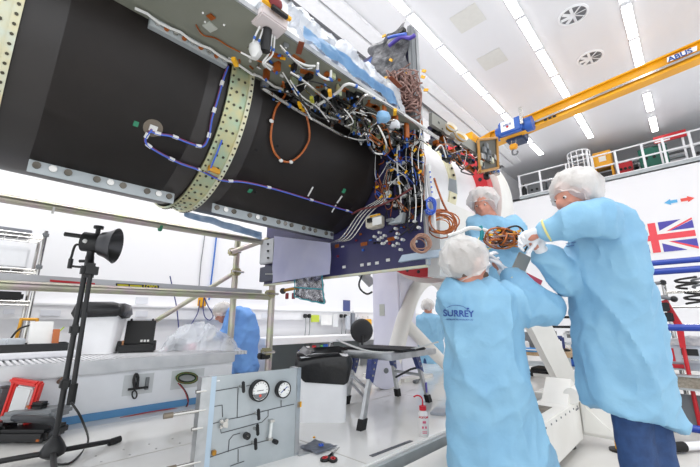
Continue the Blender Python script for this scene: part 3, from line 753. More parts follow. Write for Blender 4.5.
MB().tube([(q[0]*.45+q[3]*.55)*(1-k/8)+(q[1]*.45+q[2]*.55)*k/8+V((-.018, 0, 0)) for k in range(9)], .006, 6).obj('teal_edge', TEAL, t)
t = thing('cable_gland', tuple(at_u(288, 291, 2.1)), 'brass fitting with grey wires between the scaffold post and foil bag', 'fitting')
MB().cyl(at_u(281, 291, 2.1), at_u(297, 288, 2.1), .016, n=10).obj('brass_rod', mat('brass', '#b98a3c', .3, .8), t)
MB().cyl(at_u(283, 291, 2.08), at_u(283, 291, 2.12), .03, n=12).obj('clamp', BLACK, t)
for i, x in enumerate((287, 293.5)):
    o = MB().b2(at_u(x-2, 299, 2.09), at_u(x+2, 293, 2.11), .003).obj('red_tag', DKRED)
    tag(o, ['small dark red tag beside the scaffold post', 'small dark red tag against the foil bag'][i], 'tag', 'red tags')
# clear plastic laid over the equipment on top of the web
def wrap(s, t_):
    u = 1.0+.9*s; 
    z = 2.60+(.36-.06*s)*math.sin(min(1, t_*1.25)*math.pi/2)
    v = 1.29+.28*t_*t_
    p = V((u, v, z)); return p+noise.noise_vector(p*7)*.05+noise.noise_vector(p*19)*.03+noise.noise_vector(p*40)*.012
t = thing('plastic_wrap', (1.45, 1.36, 2.576), 'crumpled white plastic film wrapped over the upper edge of the satellite', 'wrap')
MB().grid(wrap, 44, 20, .004).obj('film', FILMW, t)
def wrap2(s, t_):
    u = .98+.86*s; p = V((u, 1.262+.01*t_, 2.59+(.105-.03*s)*t_+.0)); return p+noise.noise_vector(p*9)*.03+noise.noise_vector(p*25)*.012
MB().grid(wrap2, 40, 8, .004).obj('blue_film', FILMB, t)
MB().b2((1.05, 1.42, 2.577), (1.8, 1.6, 2.78), .03).obj('covered_unit', WHITE, t)
# bottom film under the tube by the scaffold
sheet_('film_roll', [at_v(x, y, 2.5) for x, y in ((184, 210), (262, 232), (262, 240), (184, 216))], mat('film_pale', '#d3dfee', .25, col2='#a9c2dc', scale=12, bump=.5, bscale=20), 'bunched blue tinted film under the black tube by the pale ring', 'film', 18, .02, .004, 12)
# ------------------------------------------------------------------ white fixture that carries the satellite
FX = thing('lifting_fixture', (3.5, 2.0, 0), 'large white steel fixture with tower, arched leg, drum and long base beam', 'fixture')
MB().b2((-.6, .98, .06), (4.25, 1.27, .4), .008).obj('base_beam', CREAMW, FX, False)
MB().b2((-.6, 1.27, .0), (4.25, 1.40, .3)).obj('channel', BROCH, FX, False)
MB().b2((-.6, 1.385, .3), (4.25, 1.41, .385)).obj('channel_lip', ALUF, FX, False)
for k in range(10):
    u = 2.9+k*.14
    MB().cyl((u, .974, .36), (u, .981, .36), .008, n=8).obj('beam_hole', GREYM, FX)
MB().b2((3.0, 1.08, .398), (3.75, 1.2, .403)).obj('beam_slot', BROCH, FX, False)
MB().b2((4.1, .976, .33), (4.2, .981, .345)).obj('beam_mark', GREYM, FX, False)
# end plate with gusset and feet
MB().b2((4.27, .66, .09), (4.34, 1.4, .42), .005).obj('end_plate', CREAMW, FX, False)
MB().prism([(4.25, .97, .12), (4.25, .7, .12), (4.25, .97, .38)], (.02, 0, 0)).obj('gusset', CREAMW, FX, False)
for u, v in ((4.1, 1.1), (4.3, .72), (4.3, 1.3), (2.6, 1.1), (.9, 1.1)):
    f = MB().cyl((u, v, .0), (u, v, .02), .08, n=14).obj('foot', BLACK, FX)
    MB().cyl((u, v, .02), (u, v, .09), .03, n=10).obj('jack_screw', YEL, f)
# bracket and near strut
MB().prism([(3.92, 1.0, .4), (4.25, 1.0, .4), (4.25, 1.0, .56), (4.16, 1.0, .6)], (0, .22, 0)).obj('strut_bracket', CREAMW, FX, False)
MB().cyl((4.02, .98, .47), (4.26, .98, .47), .07, n=16).obj('strut_sleeve', CREAMW, FX)
MB().b2((4.14, 1.0, .4), (4.24, 1.12, .43)).obj('yellow_pad', YEL, FX, False)
a = at_v(510, 262, 1.3); b = at_v(571, 386, 1.12)
x_ = RT.copy(); dd = (b-a).normalized(); sd = dd.cross(HD).normalized()
MB().prism([a+sd*.12, a-sd*.12, b-sd*.1, b+sd*.1], HD*.14).obj('near_strut', CREAMW, FX, False)
# side yoke between the panel and the strut
MB().prism([at_v(440, 198, 1.55), at_v(490, 221, 1.55), at_v(517, 262, 1.55), at_v(505, 284, 1.55), at_v(440, 276, 1.55)], (0, .12, 0)).obj('yoke_plate', CREAMW, FX, False)
# drum behind the rings
MB().lathe((3.95, TV, TZ), [(.2, 0), (.93, 0), (.93, .35), (.88, .5), (.2, .5)], 64, AX, (0, 0, 1)).obj('drum', CREAMW, FX)
# tower
MB().b2((4.05, 2.93, .4), (4.45, 3.42, 2.0), .02).obj('tower', mat('tower_white', '#e6e5f0', .35, col2='#dcdbec', scale=2), FX, False)
c = at_u(382, 310, 4.045)
MB().box(c, (.004, .09, .16)).obj('tower_label', mat('label_grey', '#b9bcb4', .5), FX, False)
MB().b2((3.92, 2.8, .4), (4.6, 3.5, .44)).obj('tower_foot', CREAMW, FX, False)
# arched leg with its diagonal
P = [at_v(x, y, 2.9) for x, y in ((388, 388), (396, 350), (405, 316), (414, 293), (424, 281), (434, 279), (443, 287), (449, 305), (454, 340), (459, 378))]
P[0].z = .42; P[-1].z = .42
MB().tube(P, .105, 14, 5).obj('arched_leg', CREAMW, FX)
q0, q1 = at_v(404, 322, 2.9), at_v(450, 380, 2.9); q1.z = .44
MB().tube([q0, q1], .085, 12).obj('diagonal_leg', CREAMW, FX)
MB().cyl(P[0]-V((0, 0, .02)), P[0]+V((0, 0, .03)), .16, n=20).obj('leg_flange', CREAMW, FX)
# actuator with cable on the tower
t = thing('tilt_actuator', tuple(at_u(362, 292, 3.9)), 'grey actuator with a black cable loop beside the white tower', 'actuator')
MB().cyl(at_u(357, 268, 3.9), at_u(372, 284, 4.1), .07, n=14).obj('barrel', mat('act_grey', '#a9acae', .4, .3), t)
MB().b2(at_u(371, 276, 4.1), at_u(357, 264, 3.95), .01).obj('motor', BLACK, t)
MB().tube([at_u(x, y, 3.9) for x, y in ((362, 275), (359, 284), (361, 290), (367, 294), (372, 292))], .014, 8, 4).obj('cable_loop', WIREB, t)
# ------------------------------------------------------------------ scaffold
SY = 3.3
t = thing('scaffold', (1.2, SY, PZ), 'zinc plated tube scaffold crossing in front of the long wall', 'scaffold')
sc_parts = []
def stube(a, b, r=.03, nm='tube', m=ZINC):
    return MB().cyl(a, b, r, n=14).obj(nm, m, t)
stube(at_v(-40, 191, SY), at_v(268, 243, SY), .032, 'top_tube')
stube(at_v(-40, 283, SY), at_v(271, 297, SY), .033, 'guard_tube')
px = at_v(270, 330, SY)
stube((px.x, SY, PZ), (px.x, SY, at_v(275, 285, SY).z), .035, 'post')
p2 = at_v(236, 265, SY+.5)
stube((p2.x, SY+.5, 0), (p2.x, SY+.5, at_v(238, 236, SY+.5).z), .035, 'post')
stube(at_v(139, 331, 4.42), at_v(236, 272, SY+.53), .025, 'brace')
stube(at_v(232, 252, SY+.3), at_v(268, 239, SY+.05), .028, 'brace')
for x, y, v in ((270, 294, SY), (268, 242, SY), (233, 252, SY+.4), (236, 272, SY+.45), (266, 352, SY)):
    c = at_v(x, y, v)
    k = MB().box(c, (.09, .1, .08), bev=.015).obj('coupler', mat('coupler_zinc', '#a8a27e', .35, .7), t)
    MB().cyl(c+V((-.07, -.05, 0)), c+V((.07, -.05, 0)), .012, n=8).obj('coupler_bolt', STEEL, k)
for x in (53, 160): MB().cyl(at_v(x-1, 209+(x-53)*.17, SY), at_v(x+1.5, 209.4+(x-53)*.17, SY), .034, n=14).obj('tape_band', GREEN if x > 100 else WIREW, t)
MB().box(at_v(264, 356, SY), (.12, .08, .06), bev=.01).obj('black_clamp', BLACK, t)
pb = thing('scaffold_board', tuple(at_v(120, 288, SY+.06)), 'long aluminium scaffold board with red stripe and yellow maker label', 'board')
a, b = at_v(-40, 270, SY+.06), at_v(262, 290, SY+.06)
MB().prism([a, b, V((b.x, b.y, b.z-.085)), V((a.x, a.y, a.z-.1))], (0, .25, 0)).obj('board', mat('board_alu', '#b9b9bd', .4, .5), pb, False)
def on_board(x, y): return at_v(x, y, SY+.052)
MB().prism([on_board(50, 279.6), on_board(95, 283), on_board(95, 285.2), on_board(50, 281.8)][::-1], (0, .004, 0)).obj('red_stripe', RED, pb, False)
MB().prism([on_board(116, 283.2), on_board(159, 285.6), on_board(159, 289.4), on_board(116, 287)][::-1], (0, .004, 0)).obj('label_ground', BLACK, pb, False)
for x0, x1 in ((117.5, 128.5), (130, 142)):
    MB().prism([at_v(x0, 283.9+(x0-116)*.056, SY+.048), at_v(x1, 283.9+(x1-116)*.056, SY+.048), at_v(x1, 286.6+(x1-116)*.056, SY+.048), at_v(x0, 286.6+(x0-116)*.056, SY+.048)][::-1], (0, .003, 0)).obj('yellow_block', mat('label_yellow', '#cfc51e', .5), pb, False)
q0, q1 = at_v(143.5, 288.1, SY+.046), at_v(158.5, 288.9, SY+.046)
MB().text('LOBO', q0, q1-q0, (0, 0, 1), .040, .001, bold=.002).obj('lettering', mat('label_yellow', '#cfc51e', .5), pb, False)

# ------------------------------------------------------------------ long white bench with ribbed aluminium top, its objects
BX0, BX1, BY0, BY1, BZ = -1.0, 1.95, 3.5, 4.5, .845
t = thing('roller_bench', (.6, 3.8, PZ), 'long low white bench with ribbed aluminium top and blue taped base', 'bench')
MB().b2((BX0, BY0+.03, PZ), (BX1, BY1, BZ-.1)).obj('body', mat('bench_white', '#eceef2', .35), t, False)
MB().b2((BX0, BY0-.02, BZ-.1), (BX1, BY0+.05, BZ), .008).obj('front_rail', mat('rail_alu', '#d9dadc', .4, .25, col2='#c9cbce', scale=6), t, False)
MB().b2((BX0, BY0+.05, BZ-.1), (BX1, BY1, BZ-.035)).obj('bed', mat('bed_alu', '#cfd1d3', .5, .1), t, False)
mb = MB()
for k in range(78):
    mb.b2((BX0+.02+k*.04, BY0+.05, BZ-.036), (BX0+.042+k*.04, BY1, BZ-.002))
mb.obj('bed_rib', mat('rib_alu', '#e3e3e5', .4, .15), t, False)
MB().b2((BX0, BY0+.018, PZ+.001), (BX1-.2, BY0+.031, PZ+.055)).obj('blue_tape', mat('tape_blue', '#5c94c4', .5), t, False)
for u0, u1 in ((.98, 1.21), (1.36, 1.66)):
    MB().b2((u0, BY0+.026, .55), (u1, BY0+.032, .71)).obj('recess', mat('recess_grey', '#cfd2d4', .5), t, False)
def on_front(x, y, o=0): return at_v(x, y, BY0-.0+o)
t = thing('cable_clamp', tuple(on_front(135, 390)), 'black clamp with ring hanging in the pale recess of the white bench', 'clamp')
MB().tube([on_front(135, 388), on_front(134, 380), on_front(136, 374), on_front(138, 378), on_front(137, 388)], .012, 8, 4).obj('strap', BLACK, t)
MB().cyl(on_front(128, 389.5), on_front(148, 387), .009, n=8).obj('bar', BLACK, t)
MB().tube([on_front(134.5+2.4*math.cos(a), 394.5+4*math.sin(a)) for a in [k*.45 for k in range(15)]], .006, 6).obj('hook_ring', BLACK, t)
MB().b2(on_front(145, 390, .0), on_front(149, 377, .02)).obj('steel_plate', GREYM, t)
t = thing('cable_coil', tuple(on_front(186, 384)), 'coil of green, red and black wires hung at the end of the white bench', 'cable')
for k, (m, nm) in enumerate(((mat('wire_green', '#3f9a3a', .5), 'green_wire'), (WIREB, 'black_wire'), (mat('wire_red', '#a33a3f', .5), 'red_wire'), (mat('wire_green', '#3f9a3a', .5), 'green_wire'), (WIREB, 'black_wire'))):
    MB().tube([on_front(187+(11-k*.6)*math.cos(i*.42+k), 378+(5.5-.4*k)*math.sin(i*.42+k), -.02-.008*k) for i in range(17)], .007, 6).obj(nm, m, t)
MB().tube([on_front(x, y, -.03) for x, y in ((178, 383), (184, 390), (187, 397), (188, 404), (184, 408), (170, 409), (150, 412), (120, 418))], .005, 6, 4).obj('red_tail', mat('wire_red', '#a33a3f', .5), t)
MB().tube([on_front(x, y, -.03) for x, y in ((180, 384), (186, 392), (188.5, 400), (186, 407))], .005, 6, 4).obj('black_tail', WIREB, t)
def bin_(name, c, w0, w1, d0, d1, h, label, bag_drop=.12, rz=0, sag=.03):
    c = V(c); t = thing(name, tuple(c), label, 'bin')
    M = Matrix.Rotation(rz, 3, 'Z')
    mb = MB(); rg = []
    def rr(w, d, z, rad=.04, n=6):
        out = []
        for sx, sy, a0 in ((1, 1, 0), (-1, 1, 90), (-1, -1, 180), (1, -1, 270)):
            for k in range(n):
                a = R_(a0+90*k/(n-1)); out.append(c+M @ V((sx*(w/2-rad)+rad*math.cos(a), sy*(d/2-rad)+rad*math.sin(a), z)))
        return out
    for z, f in ((0, 0), (.02, .0), (h*.5, .5), (h, 1)):
        rg.append([mb.bm.verts.new(p) for p in rr(w0+(w1-w0)*f, d0+(d1-d0)*f, z)])
    mb.skin(rg); mb.obj('body', mat('bin_white', '#f1f1f3', .4), t)
    mb = MB(); rg = []
    for z, o in ((h-bag_drop, .012), (h-bag_drop*.6, .03), (h-.01, .025), (h+.03, .02), (h+.035, -.03), (h-.02, -.06), (h-.1, -.08)):
        L = []
        for p in rr(w1+2*o, d1+2*o, z, .05):
            q = p+noise.noise_vector(p*11)*.026+noise.noise_vector(p*30)*.012; q.z += noise.noise(p*9)*sag; L.append(mb.bm.verts.new(q))
        rg.append(L)
    mb.skin(rg); mb.obj('liner', BAGM, t)
    return t
cb = at_v(97, 352, 4.28)
bin_('waste_bin', (cb.x, cb.y, BZ), .30, .38, .24, .3, .44, 'white waste bin with black liner standing on the ribbed bench', .1, R_(-30))
cb = at_z(317, 424, PZ)
bin_('waste_bin', (2.13, 2.33, PZ), .36, .39, .38, .42, .475, 'tall white waste bin with black liner beside the step platform', .15, R_(-46), .09)
# open tool case and pink foam
cc = at_v(137, 351, 4.2)
t = thing('tool_case', (cc.x, cc.y, BZ), 'open black plastic tool case on the ribbed bench', 'case')
MM = Matrix.Rotation(R_(-22), 3, 'Z')
def cbx(d, o, m, nm, rot=None, p=t):
    return MB().box(cc+MM @ V(o), d, rot=(MM @ rot) if rot else MM, bev=min(d)*.15).obj(nm, m, p)
cc.z = BZ
cbx((.32, .22, .07), (0, 0, .036), BLACK, 'tray')
lid = cbx((.27, .03, .24), (0, .08, .19), BLACK, 'lid', Matrix.Rotation(-.25, 3, 'X'))
for s in (-.1, .1): cbx((.02, .03, .04), (s, .12, .31), BLACK, 'latch')
for k in range(3): MB().box(cc+MM @ V((.025+.03*k, .028, .105)), (.02, .004, .022), rot=MM @ Matrix.Rotation(-.25, 3, 'X')).obj('white_mark', WIREW, lid, False)
for s, w in ((-.16, .05), (-.215, .05), (.15, .04)): cbx((w*.8, .09, .1), (s, -.02, .06), BLACK, 'tool_block')
for s in (-.19, -.13): cbx((.012, .05, .09), (s, -.03, .07), mat('tool_tan', '#c58a5c', .5), 'tool_insert')
cp = at_v(180, 352, 4.2)
tag(MB().box(V((cp.x, cp.y, BZ+.028)), (.30, .12, .055), rz=R_(-8), bev=.006).obj('foam_block', PINK), 'pink foam block on the ribbed bench beside the black case', 'foam')
# crumpled clear plastic heap and dark cloth at the bench end
def heap(s, t_):
    c = at_z(226, 366, .85); c = V((1.72, 3.8, BZ))
    p = c+RT*((s-.5)*.78)+HD*((t_-.5)*.28); h = .23*math.sin(math.pi*s)**.7*math.sin(math.pi*t_)**.7
    p.z = BZ+.012+h*(1.1+.5*noise.noise(p*6))
    return p+noise.noise_vector(p*9)*.04*(1 if h > .02 else .2)+noise.noise_vector(p*26)*.025*(1 if h > .02 else .2)
tag(MB().grid(heap, 40, 22, .003).obj('plastic_sheet', FILMC), 'heap of shiny clear plastic sheeting at the end of the white bench', 'plastic')
tag(MB().box((1.62, 4.15, BZ+.06), (.26, .16, .11), rz=.3, bev=.05).jitter(.03, 9).obj('dark_cloth', DARK), 'dark folded cloth behind the clear plastic sheeting', 'cloth')
# dark tray of odds and ends
ct = at_v(30, 346, 4.25)
BT = BZ
sbx = tag(MB().b2((ct.x-.6, ct.y-.2, BZ), (ct.x+.32, ct.y+.2, BZ+.05), .01).obj('packing_slab', mat('packing_white', '#e6e6ea', .5)), 'pale packing slab on the ribbed bench carrying the black parts tray', 'slab')
BZ = BZ+.05
t = thing('parts_tray', (ct.x, ct.y, BZ), 'shallow black parts tray on the ribbed bench under the wire shelf', 'tray')
MM = Matrix.Rotation(R_(-4), 3, 'Z')
tl = .5
for d, o in (((tl, .26, .01), (0, 0, .006)), ((tl, .012, .065), (0, -.13, .033)), ((tl, .012, .065), (0, .13, .033)), ((.012, .26, .065), (tl/2, 0, .033)), ((.012, .26, .065), (-tl/2, 0, .033))):
    MB().box(ct.to_3d()*1+MM @ V(o)+V((0, 0, BZ-ct.z)), d, rot=MM).obj('tray_side' if d[2] > .02 else 'tray_bottom', BLACK, t, False)
def tray(name, o, d, m, label, cat, rz=0, tilt=0, ext=None):
    p = V((ct.x, ct.y, BZ))+MM @ V(o)
    return tag(MB().box(p+V((0, 0, d[2]/2)), d, rot=Matrix.Rotation(rz, 3, 'Z') @ Matrix.Rotation(tilt, 3, 'X'), bev=min(d)*.1).obj(name, m), label, cat)
tray('white_card', (.06, .09, .012), (.17, .015, .24), PAPER, 'white card panel standing in the black parts tray', 'card', .2, -.2)
tray('orange_card', (.17, .08, .012), (.05, .015, .17), mat('card_orange', '#d07a4a', .5), 'orange and black card leaning at the end of the parts tray', 'card', .2, -.15)
tray('cable_bag', (-.12, -.02, .012), (.13, .14, .1), mat('bag_grey', '#c9ced4', .3, bump=.5, bscale=30), 'clear grey bag of small parts in the black tray', 'bag', .3)
tray('tool_roll', (.08, -.05, .012), (.2, .1, .05), mat('roll_grey', '#6d737c', .6, bump=.4), 'grey rolled cloth lying in the black parts tray', 'cloth', -.2)
t = thing('amber_frame', (ct.x-.02, ct.y+.12, BZ), 'amber wooden frame standing at the back of the parts tray', 'frame')
fo = V((ct.x-.03, ct.y+.17, BZ))
for a, b in (((-.06, 0, .01), (-.05, 0, .28)), ((.05, 0, .01), (.06, 0, .28)), ((-.06, 0, .02), (.06, 0, .02)), ((-.05, 0, .27), (.06, 0, .27))):
    MB().cyl(fo+V(a), fo+V(b), .013, n=6).obj('frame_bar', mat('frame_amber', '#d89a1e', .4), t)
MB().tube([fo+V((-.12, -.05, .03)), fo+V((-.05, -.05, .19)), fo+V((.1, -.05, .22)), fo+V((.19, -.05, .16)), fo+V((.22, -.05, .08))], .008, 8, 5).obj('black_hose', WIREB, t)
MB().tube([fo+V((.12, -.06, .05)), fo+V((.18, -.06, .1)), fo+V((.26, -.06, .2))], .006, 6, 4).obj('green_cord', mat('cord_lime', '#b7d93a', .5), t)

BZ = BT
# ------------------------------------------------------------------ wire shelving at the long wall
def wire_shelf(name, x0, x1, y0, y1, zs, label, z0=0, posts=True, top=None, load=True, m=STEEL):
    t = thing(name, ((x0+x1)/2, (y0+y1)/2, z0), label, 'shelving')
    tp = top or zs[-1]+.05
    for x in (x0, x1):
        for y in (y0, y1):
            MB().cyl((x, y, z0), (x, y, tp), .016, n=8).obj('post', m, t)
    for z in zs:
        mb = MB()
        for k in range(7): mb.cyl((x0, y0+(y1-y0)*k/6, z), (x1, y0+(y1-y0)*k/6, z), .006, n=5)
        n = max(2, int((x1-x0)/.09))
        for k in range(n+1): mb.cyl((x0+(x1-x0)*k/n, y0, z-.01), (x0+(x1-x0)*k/n, y1, z-.01), .005, n=5)
        mb.cyl((x0, y0, z-.035), (x1, y0, z-.035), .006, n=5)
        mb.obj('wire_grid_shelf', m, t)
    return t
wx = at_v(40, 260, 4.6).x
t = wire_shelf('wire_shelf', wx-1.4, wx, 4.56, 5.05, [.35, 1.33, 1.63, 1.97], 'chrome wire shelving unit against the long white wall', top=2.02)
for x_, z in ((wx, 1.98), (wx, 1.66)): MB().box((wx, 4.56, z), (.05, .05, .05), bev=.01).obj('clamp', GREYM, t)
def sbox(name, lo, hi, m, label, cat, bev=.006): return tag(MB().b2(lo, hi, bev).obj(name, m), label, cat)
sbox('mesh_tray', (wx-.48, 4.62, 1.978), (wx-.1, 4.95, 2.02), mat('mesh_grey', '#8c8f96', .5, .5, bump=.6, bscale=90), 'grey mesh tray on the topmost tier of the wire shelving by the wall', 'tray')
sbox('dark_roll', (wx-1.2, 4.62, 1.338), (wx-.06, 4.95, 1.42), BLACK, 'flat black package on the wire shelf behind the scaffold board', 'package', .02)
sbox('white_roll', (wx-1.2, 4.62, 1.638), (wx-.08, 4.98, 1.85), mat('roll_white', '#eeeff2', .5), 'wide white carton on the middle tier of the wire shelving', 'carton', .02)

# ------------------------------------------------------------------ studio lamp on its stand
LB = at_z(51, 462, PZ); LB.z = PZ
ltop = V((LB.x, LB.y, at_v(85, 300, LB.y).z))
t = thing('lamp_stand', tuple(LB), 'black tripod lamp stand on the white platform', 'stand')
z1 = at_v(95, 268, LB.y).z
MB().cyl(LB+V((0, 0, .03)), V((LB.x, LB.y, z1-.02)), .015, n=12).obj('pole', BLACK, t)
pq = LB+RT*.09
zq0, zq1 = at_v(73, 392, LB.y).z, at_v(103, 272, LB.y).z
MB().cyl(V((LB.x, LB.y, 0))+RT*.052+V((0, 0, zq0)), V((LB.x, LB.y, 0))+RT*.035+V((0, 0, zq1)), .013, n=12).obj('side_pole', BLACK, t)
MB().cyl(V((LB.x, LB.y, 0))+RT*.052+V((0, 0, zq0-.06)), V((LB.x, LB.y, 0))+RT*.052+V((0, 0, zq0+.05)), .02, n=12).obj('grip', RUB, t)
MB().lathe(LB+V((0, 0, .0)), [(.03, .02), (.055, .035), (.06, .06), (.045, .09), (.02, .13)], 16).obj('hub', BLACK, t)
for z in (.5, .8): MB().box((LB.x, LB.y, PZ+z-.1), (.05, .05, .06), bev=.01).obj('clamp', BLACK, t)
for tgt in ((117, 440), (-60, 472), (60, 540)):
    e = at_z(tgt[0], tgt[1], PZ+.02)
    MB().cyl(LB+V((0, 0, .05)), e, .014, n=10).obj('leg', BLACK, t)
    d = (e-LB).normalized(); MB().cyl(e-d*.05, e+d*.02, .02, n=10).obj('rubber_foot', RUB, t)
MB().tube([V((LB.x, LB.y, 0))+RT*.052+V((0, 0, zq0-.05)), at_v(73, 405, LB.y-.1), at_v(82, 420, LB.y-.15), at_z(88, 442, PZ+.01), at_z(72, 462, PZ+.01), at_z(52, 464, PZ+.01)], .006, 8, 6).obj('power_cable', WIREB, t)
hd = at_v(103, 244, LB.y)
t = thing('studio_lamp', tuple(V((LB.x, LB.y, z1))), 'black studio lamp head with round reflector on the tripod stand', 'lamp')
ax = (RT*.96-UP*.1+HD*.26).normalized()
c0 = hd-ax*.06
MB().cyl(c0-ax*.05, c0+ax*.055, .062, n=20).obj('housing', BLACK, t)
MB().lathe(c0+ax*.03, [(.045, 0), (.075, .02), (.088, .06), (.112, .1), (.116, .105), (.112, .108), (.085, .065), (.05, .02)], 28, ax).obj('reflector', mat('reflector_dark', '#3a3a3d', .3, .5), t)
MB().cyl(c0-ax*.07+UP*.03, c0-ax*.16+UP*.03, .014, n=10).obj('rear_handle', BLACK, t)
MB().cyl(c0+UP*.05+ax*.02, c0+UP*.1+ax*.02, .014, n=10).obj('knob_stem', BLACK, t)
MB().cyl(c0+UP*.095+ax*.02, c0+UP*.112+ax*.02, .028, n=12).obj('knob', BLACK, t)
MB().cyl(c0-UP*.01+ax*.0-HD*.07, c0+ax*.0-HD*.062, .012, n=10).obj('white_dot', WIREW, t)
ybase = V((LB.x, LB.y, z1))+RT*.025
MB().tube([c0-UP*.03, c0-UP*.1-RT*.0, (c0-UP*.14)*.5+ybase*.5, ybase], [.022, .025, .028, .028], 10, 4).obj('yoke', BLACK, t)
MB().box(ybase-UP*.02, (.09, .07, .09), bev=.02).obj('tilt_clamp', BLACK, t)
MB().cyl(c0-UP*.12-RT*.06, c0-UP*.12+RT*.02, .01, n=8).obj('lever', BLACK, t)
MB().tube([c0-ax*.05-UP*.03, c0-ax*.09-UP*.03, c0-ax*.1-UP*.1, c0-ax*.1-UP*.16, ybase-RT*.03], .007, 8, 5).obj('power_lead', WIREB, t)
MB().cyl(c0-ax*.1-UP*.12, c0-ax*.1-UP*.18, .013, n=8).obj('plug', BLACK, t)

# ------------------------------------------------------------------ power tools at the corner
tc_ = at_z(30, 440, PZ); tc_.z = PZ
MM = Matrix([RT, HD, UP]).transposed()
def loc(o, c): return c+MM @ V(o)
t = thing('power_station', tuple(tc_), 'black and grey workshop vacuum base on the white platform by the lamp stand', 'tool')
def pbx(d, o, m, nm, rot=None, bev=.02, c=tc_, p=t): return MB().box(loc(o, c), d, rot=MM @ rot if rot else MM, bev=bev).obj(nm, m, p)
pbx((.34, .22, .07), (0, 0, .05), BLACK, 'base')
pbx((.34, .2, .06), (.0, .02, .155), mat('shell_grey', '#85888b', .5), 'top_shell', Matrix.Rotation(-.06, 3, 'Y'))
MB().tube([loc(o, tc_) for o in ((-.06, -.08, .15), (.02, -.12, .155), (.12, -.115, .15), (.18, -.08, .13), (.185, -.04, .07), (.14, -.07, .04))], .022, 10, 5).obj('carry_handle', mat('handle_grey', '#303236', .45), t)
pbx((.1, .09, .04), (.02, .0, .21), BLACK, 'battery'); pbx((.02, .005, .015), (-.02, -.046, .21), ORG, 'orange_mark', bev=.002)
pbx((.1, .16, .1), (-.16, -.02, .07), BLACK, 'motor_block')
pbx((.02, .006, .014), (.14, -.115, .03), ORG, 'orange_mark', bev=.002)
c2 = at_v(18, 415, 3.4); c2.z = PZ
t = thing('red_tool_case', tuple(c2), 'bright red framed case holding a white pad behind the black vacuum base', 'case')
for d, o in (((.035, .05, .3), (-.08, 0, .2)), ((.035, .05, .3), (.09, 0, .2)), ((.2, .05, .035), (.005, 0, .345)), ((.2, .05, .04), (.005, 0, .06))):
    pbx(d, o, mat('case_red', '#e03a34', .4), 'red_frame', Matrix.Rotation(.14, 3, 'Y'), .012, c2, t)
pbx((.12, .04, .26), (.01, -.01, .19), mat('pad_white', '#dedede', .6), 'white_pad', Matrix.Rotation(.14, 3, 'Y'), .01, c2, t)
pbx((.05, .09, .3), (-.15, .0, .17), GREYM, 'grey_side', Matrix.Rotation(.1, 3, 'Y'), .012, c2, t)
c3 = at_z(3, 432, PZ); c3.z = PZ
t = thing('spray_can', tuple(c3), 'small yellow and red can beside the black vacuum base', 'can')
MB().lathe(c3, [(.035, 0), (.035, .1), (.03, .12)], 16).obj('body', YEL, t); MB().lathe(c3+V((0, 0, .12)), [(.03, 0), (.026, .04), (.01, .05)], 14).obj('cap', RED, t)
tag(MB().cyl(at_z(30, 408, PZ+.02), at_v(62, 379, 3.46), .015, n=8).obj('wooden_handle', mat('handle_brown', '#7d5e4a', .6)), 'brown broom handle leaning against the white bench', 'handle')
# ------------------------------------------------------------------ gauge panel on the platform
GL = at_z(202, 482, PZ); GR = at_z(296.5, 455, PZ); GL.z = GR.z = PZ
gx = (GR-GL).normalized(); gn = UP.cross(gx).normalized()   # gx along the panel, gn to its back
if gn.dot(HD) < 0: gn = -gn
GW = (GR-GL).length
GT = (at_v(297, 368, GR.y).z-PZ)
t = thing('gauge_panel', tuple(GL), 'grey aluminium gas control panel with two dials standing on the white platform', 'control panel')
GM = Matrix([gx, gn, UP]).transposed()
def G(a, b, c=0): return GL+gx*(a*GW)+UP*(b*GT)+gn*c
def gbox(a0, b0, a1, b1, c0, c1, m, nm, bev=0, p=t):
    c = G((a0+a1)/2, (b0+b1)/2, (c0+c1)/2)
    return MB().box(c, (abs(a1-a0)*GW, abs(c1-c0), abs(b1-b0)*GT), rot=GM, bev=bev).obj(nm, m, p, False)
def gcyl(a, b, c0, c1, r, m, nm, p=t, n=24): return MB().cyl(G(a, b, c0), G(a, b, c1), r, n=n).obj(nm, m, p)
gbox(0, 0, 1, 1, 0, .012, ALUF, 'face_plate')
gbox(-.09, 0, 0, 1, -.008, .05, ALU, 'side_angle'); gbox(.97, 0, 1.02, 1, -.005, .08, ALU, 'side_angle')
gbox(-.0, 0, .05, 1, -.006, -.001, mat('angle_blue', '#b3c6d6', .35, .3), 'edge_strip')
MB().prism([G(1.0, 0, -.03), G(1.0, .012, -.03), G(1.0, .012, .16), G(1.0, 0, .16)], gx*.12).obj('foot_angle', ALU, t, False)
MB().prism([G(1.0, 0, .16), G(1.0, .03, .16), G(1.0, .03, .17), G(1.0, 0, .17)], gx*.12).obj('foot_angle', ALU, t, False)
# panel picture coordinates: (px,py) seen -> a,b fractions by intersecting the panel plane
def gp(x, y):
    r = ray(x, y); k = (GL-CP).dot(gn)/r.dot(gn); P = CP+r*k-GL
    return P.dot(gx)/GW, P.z/GT
def gline(pts, r=.0022):
    MB().tube([G(*gp(x, y), -.002) for x, y in pts], r, 5).obj('flow_line', mat('line_dark', '#4a4d50', .5), t, False)
gline([(212, 391.5), (238, 387)]); gline([(238, 388), (237, 418)]); gline([(224, 420), (240, 417), (256, 413), (276, 408), (294, 404)])
gline([(210, 407), (222, 405), (222.5, 417)]); gline([(207, 425), (222, 421)]); gline([(220, 427), (221, 433), (240, 428), (262, 422), (268, 416), (268, 410)])
gline([(204, 459), (225, 452), (240, 447), (252, 444), (268, 440)]); gline([(228, 452), (229, 440), (233, 435), (240, 433)]); gline([(238, 449), (238, 462)]); gline([(230, 466), (244, 461)])
gline([(281, 400), (281, 407)]); gline([(246, 386), (250, 385)])
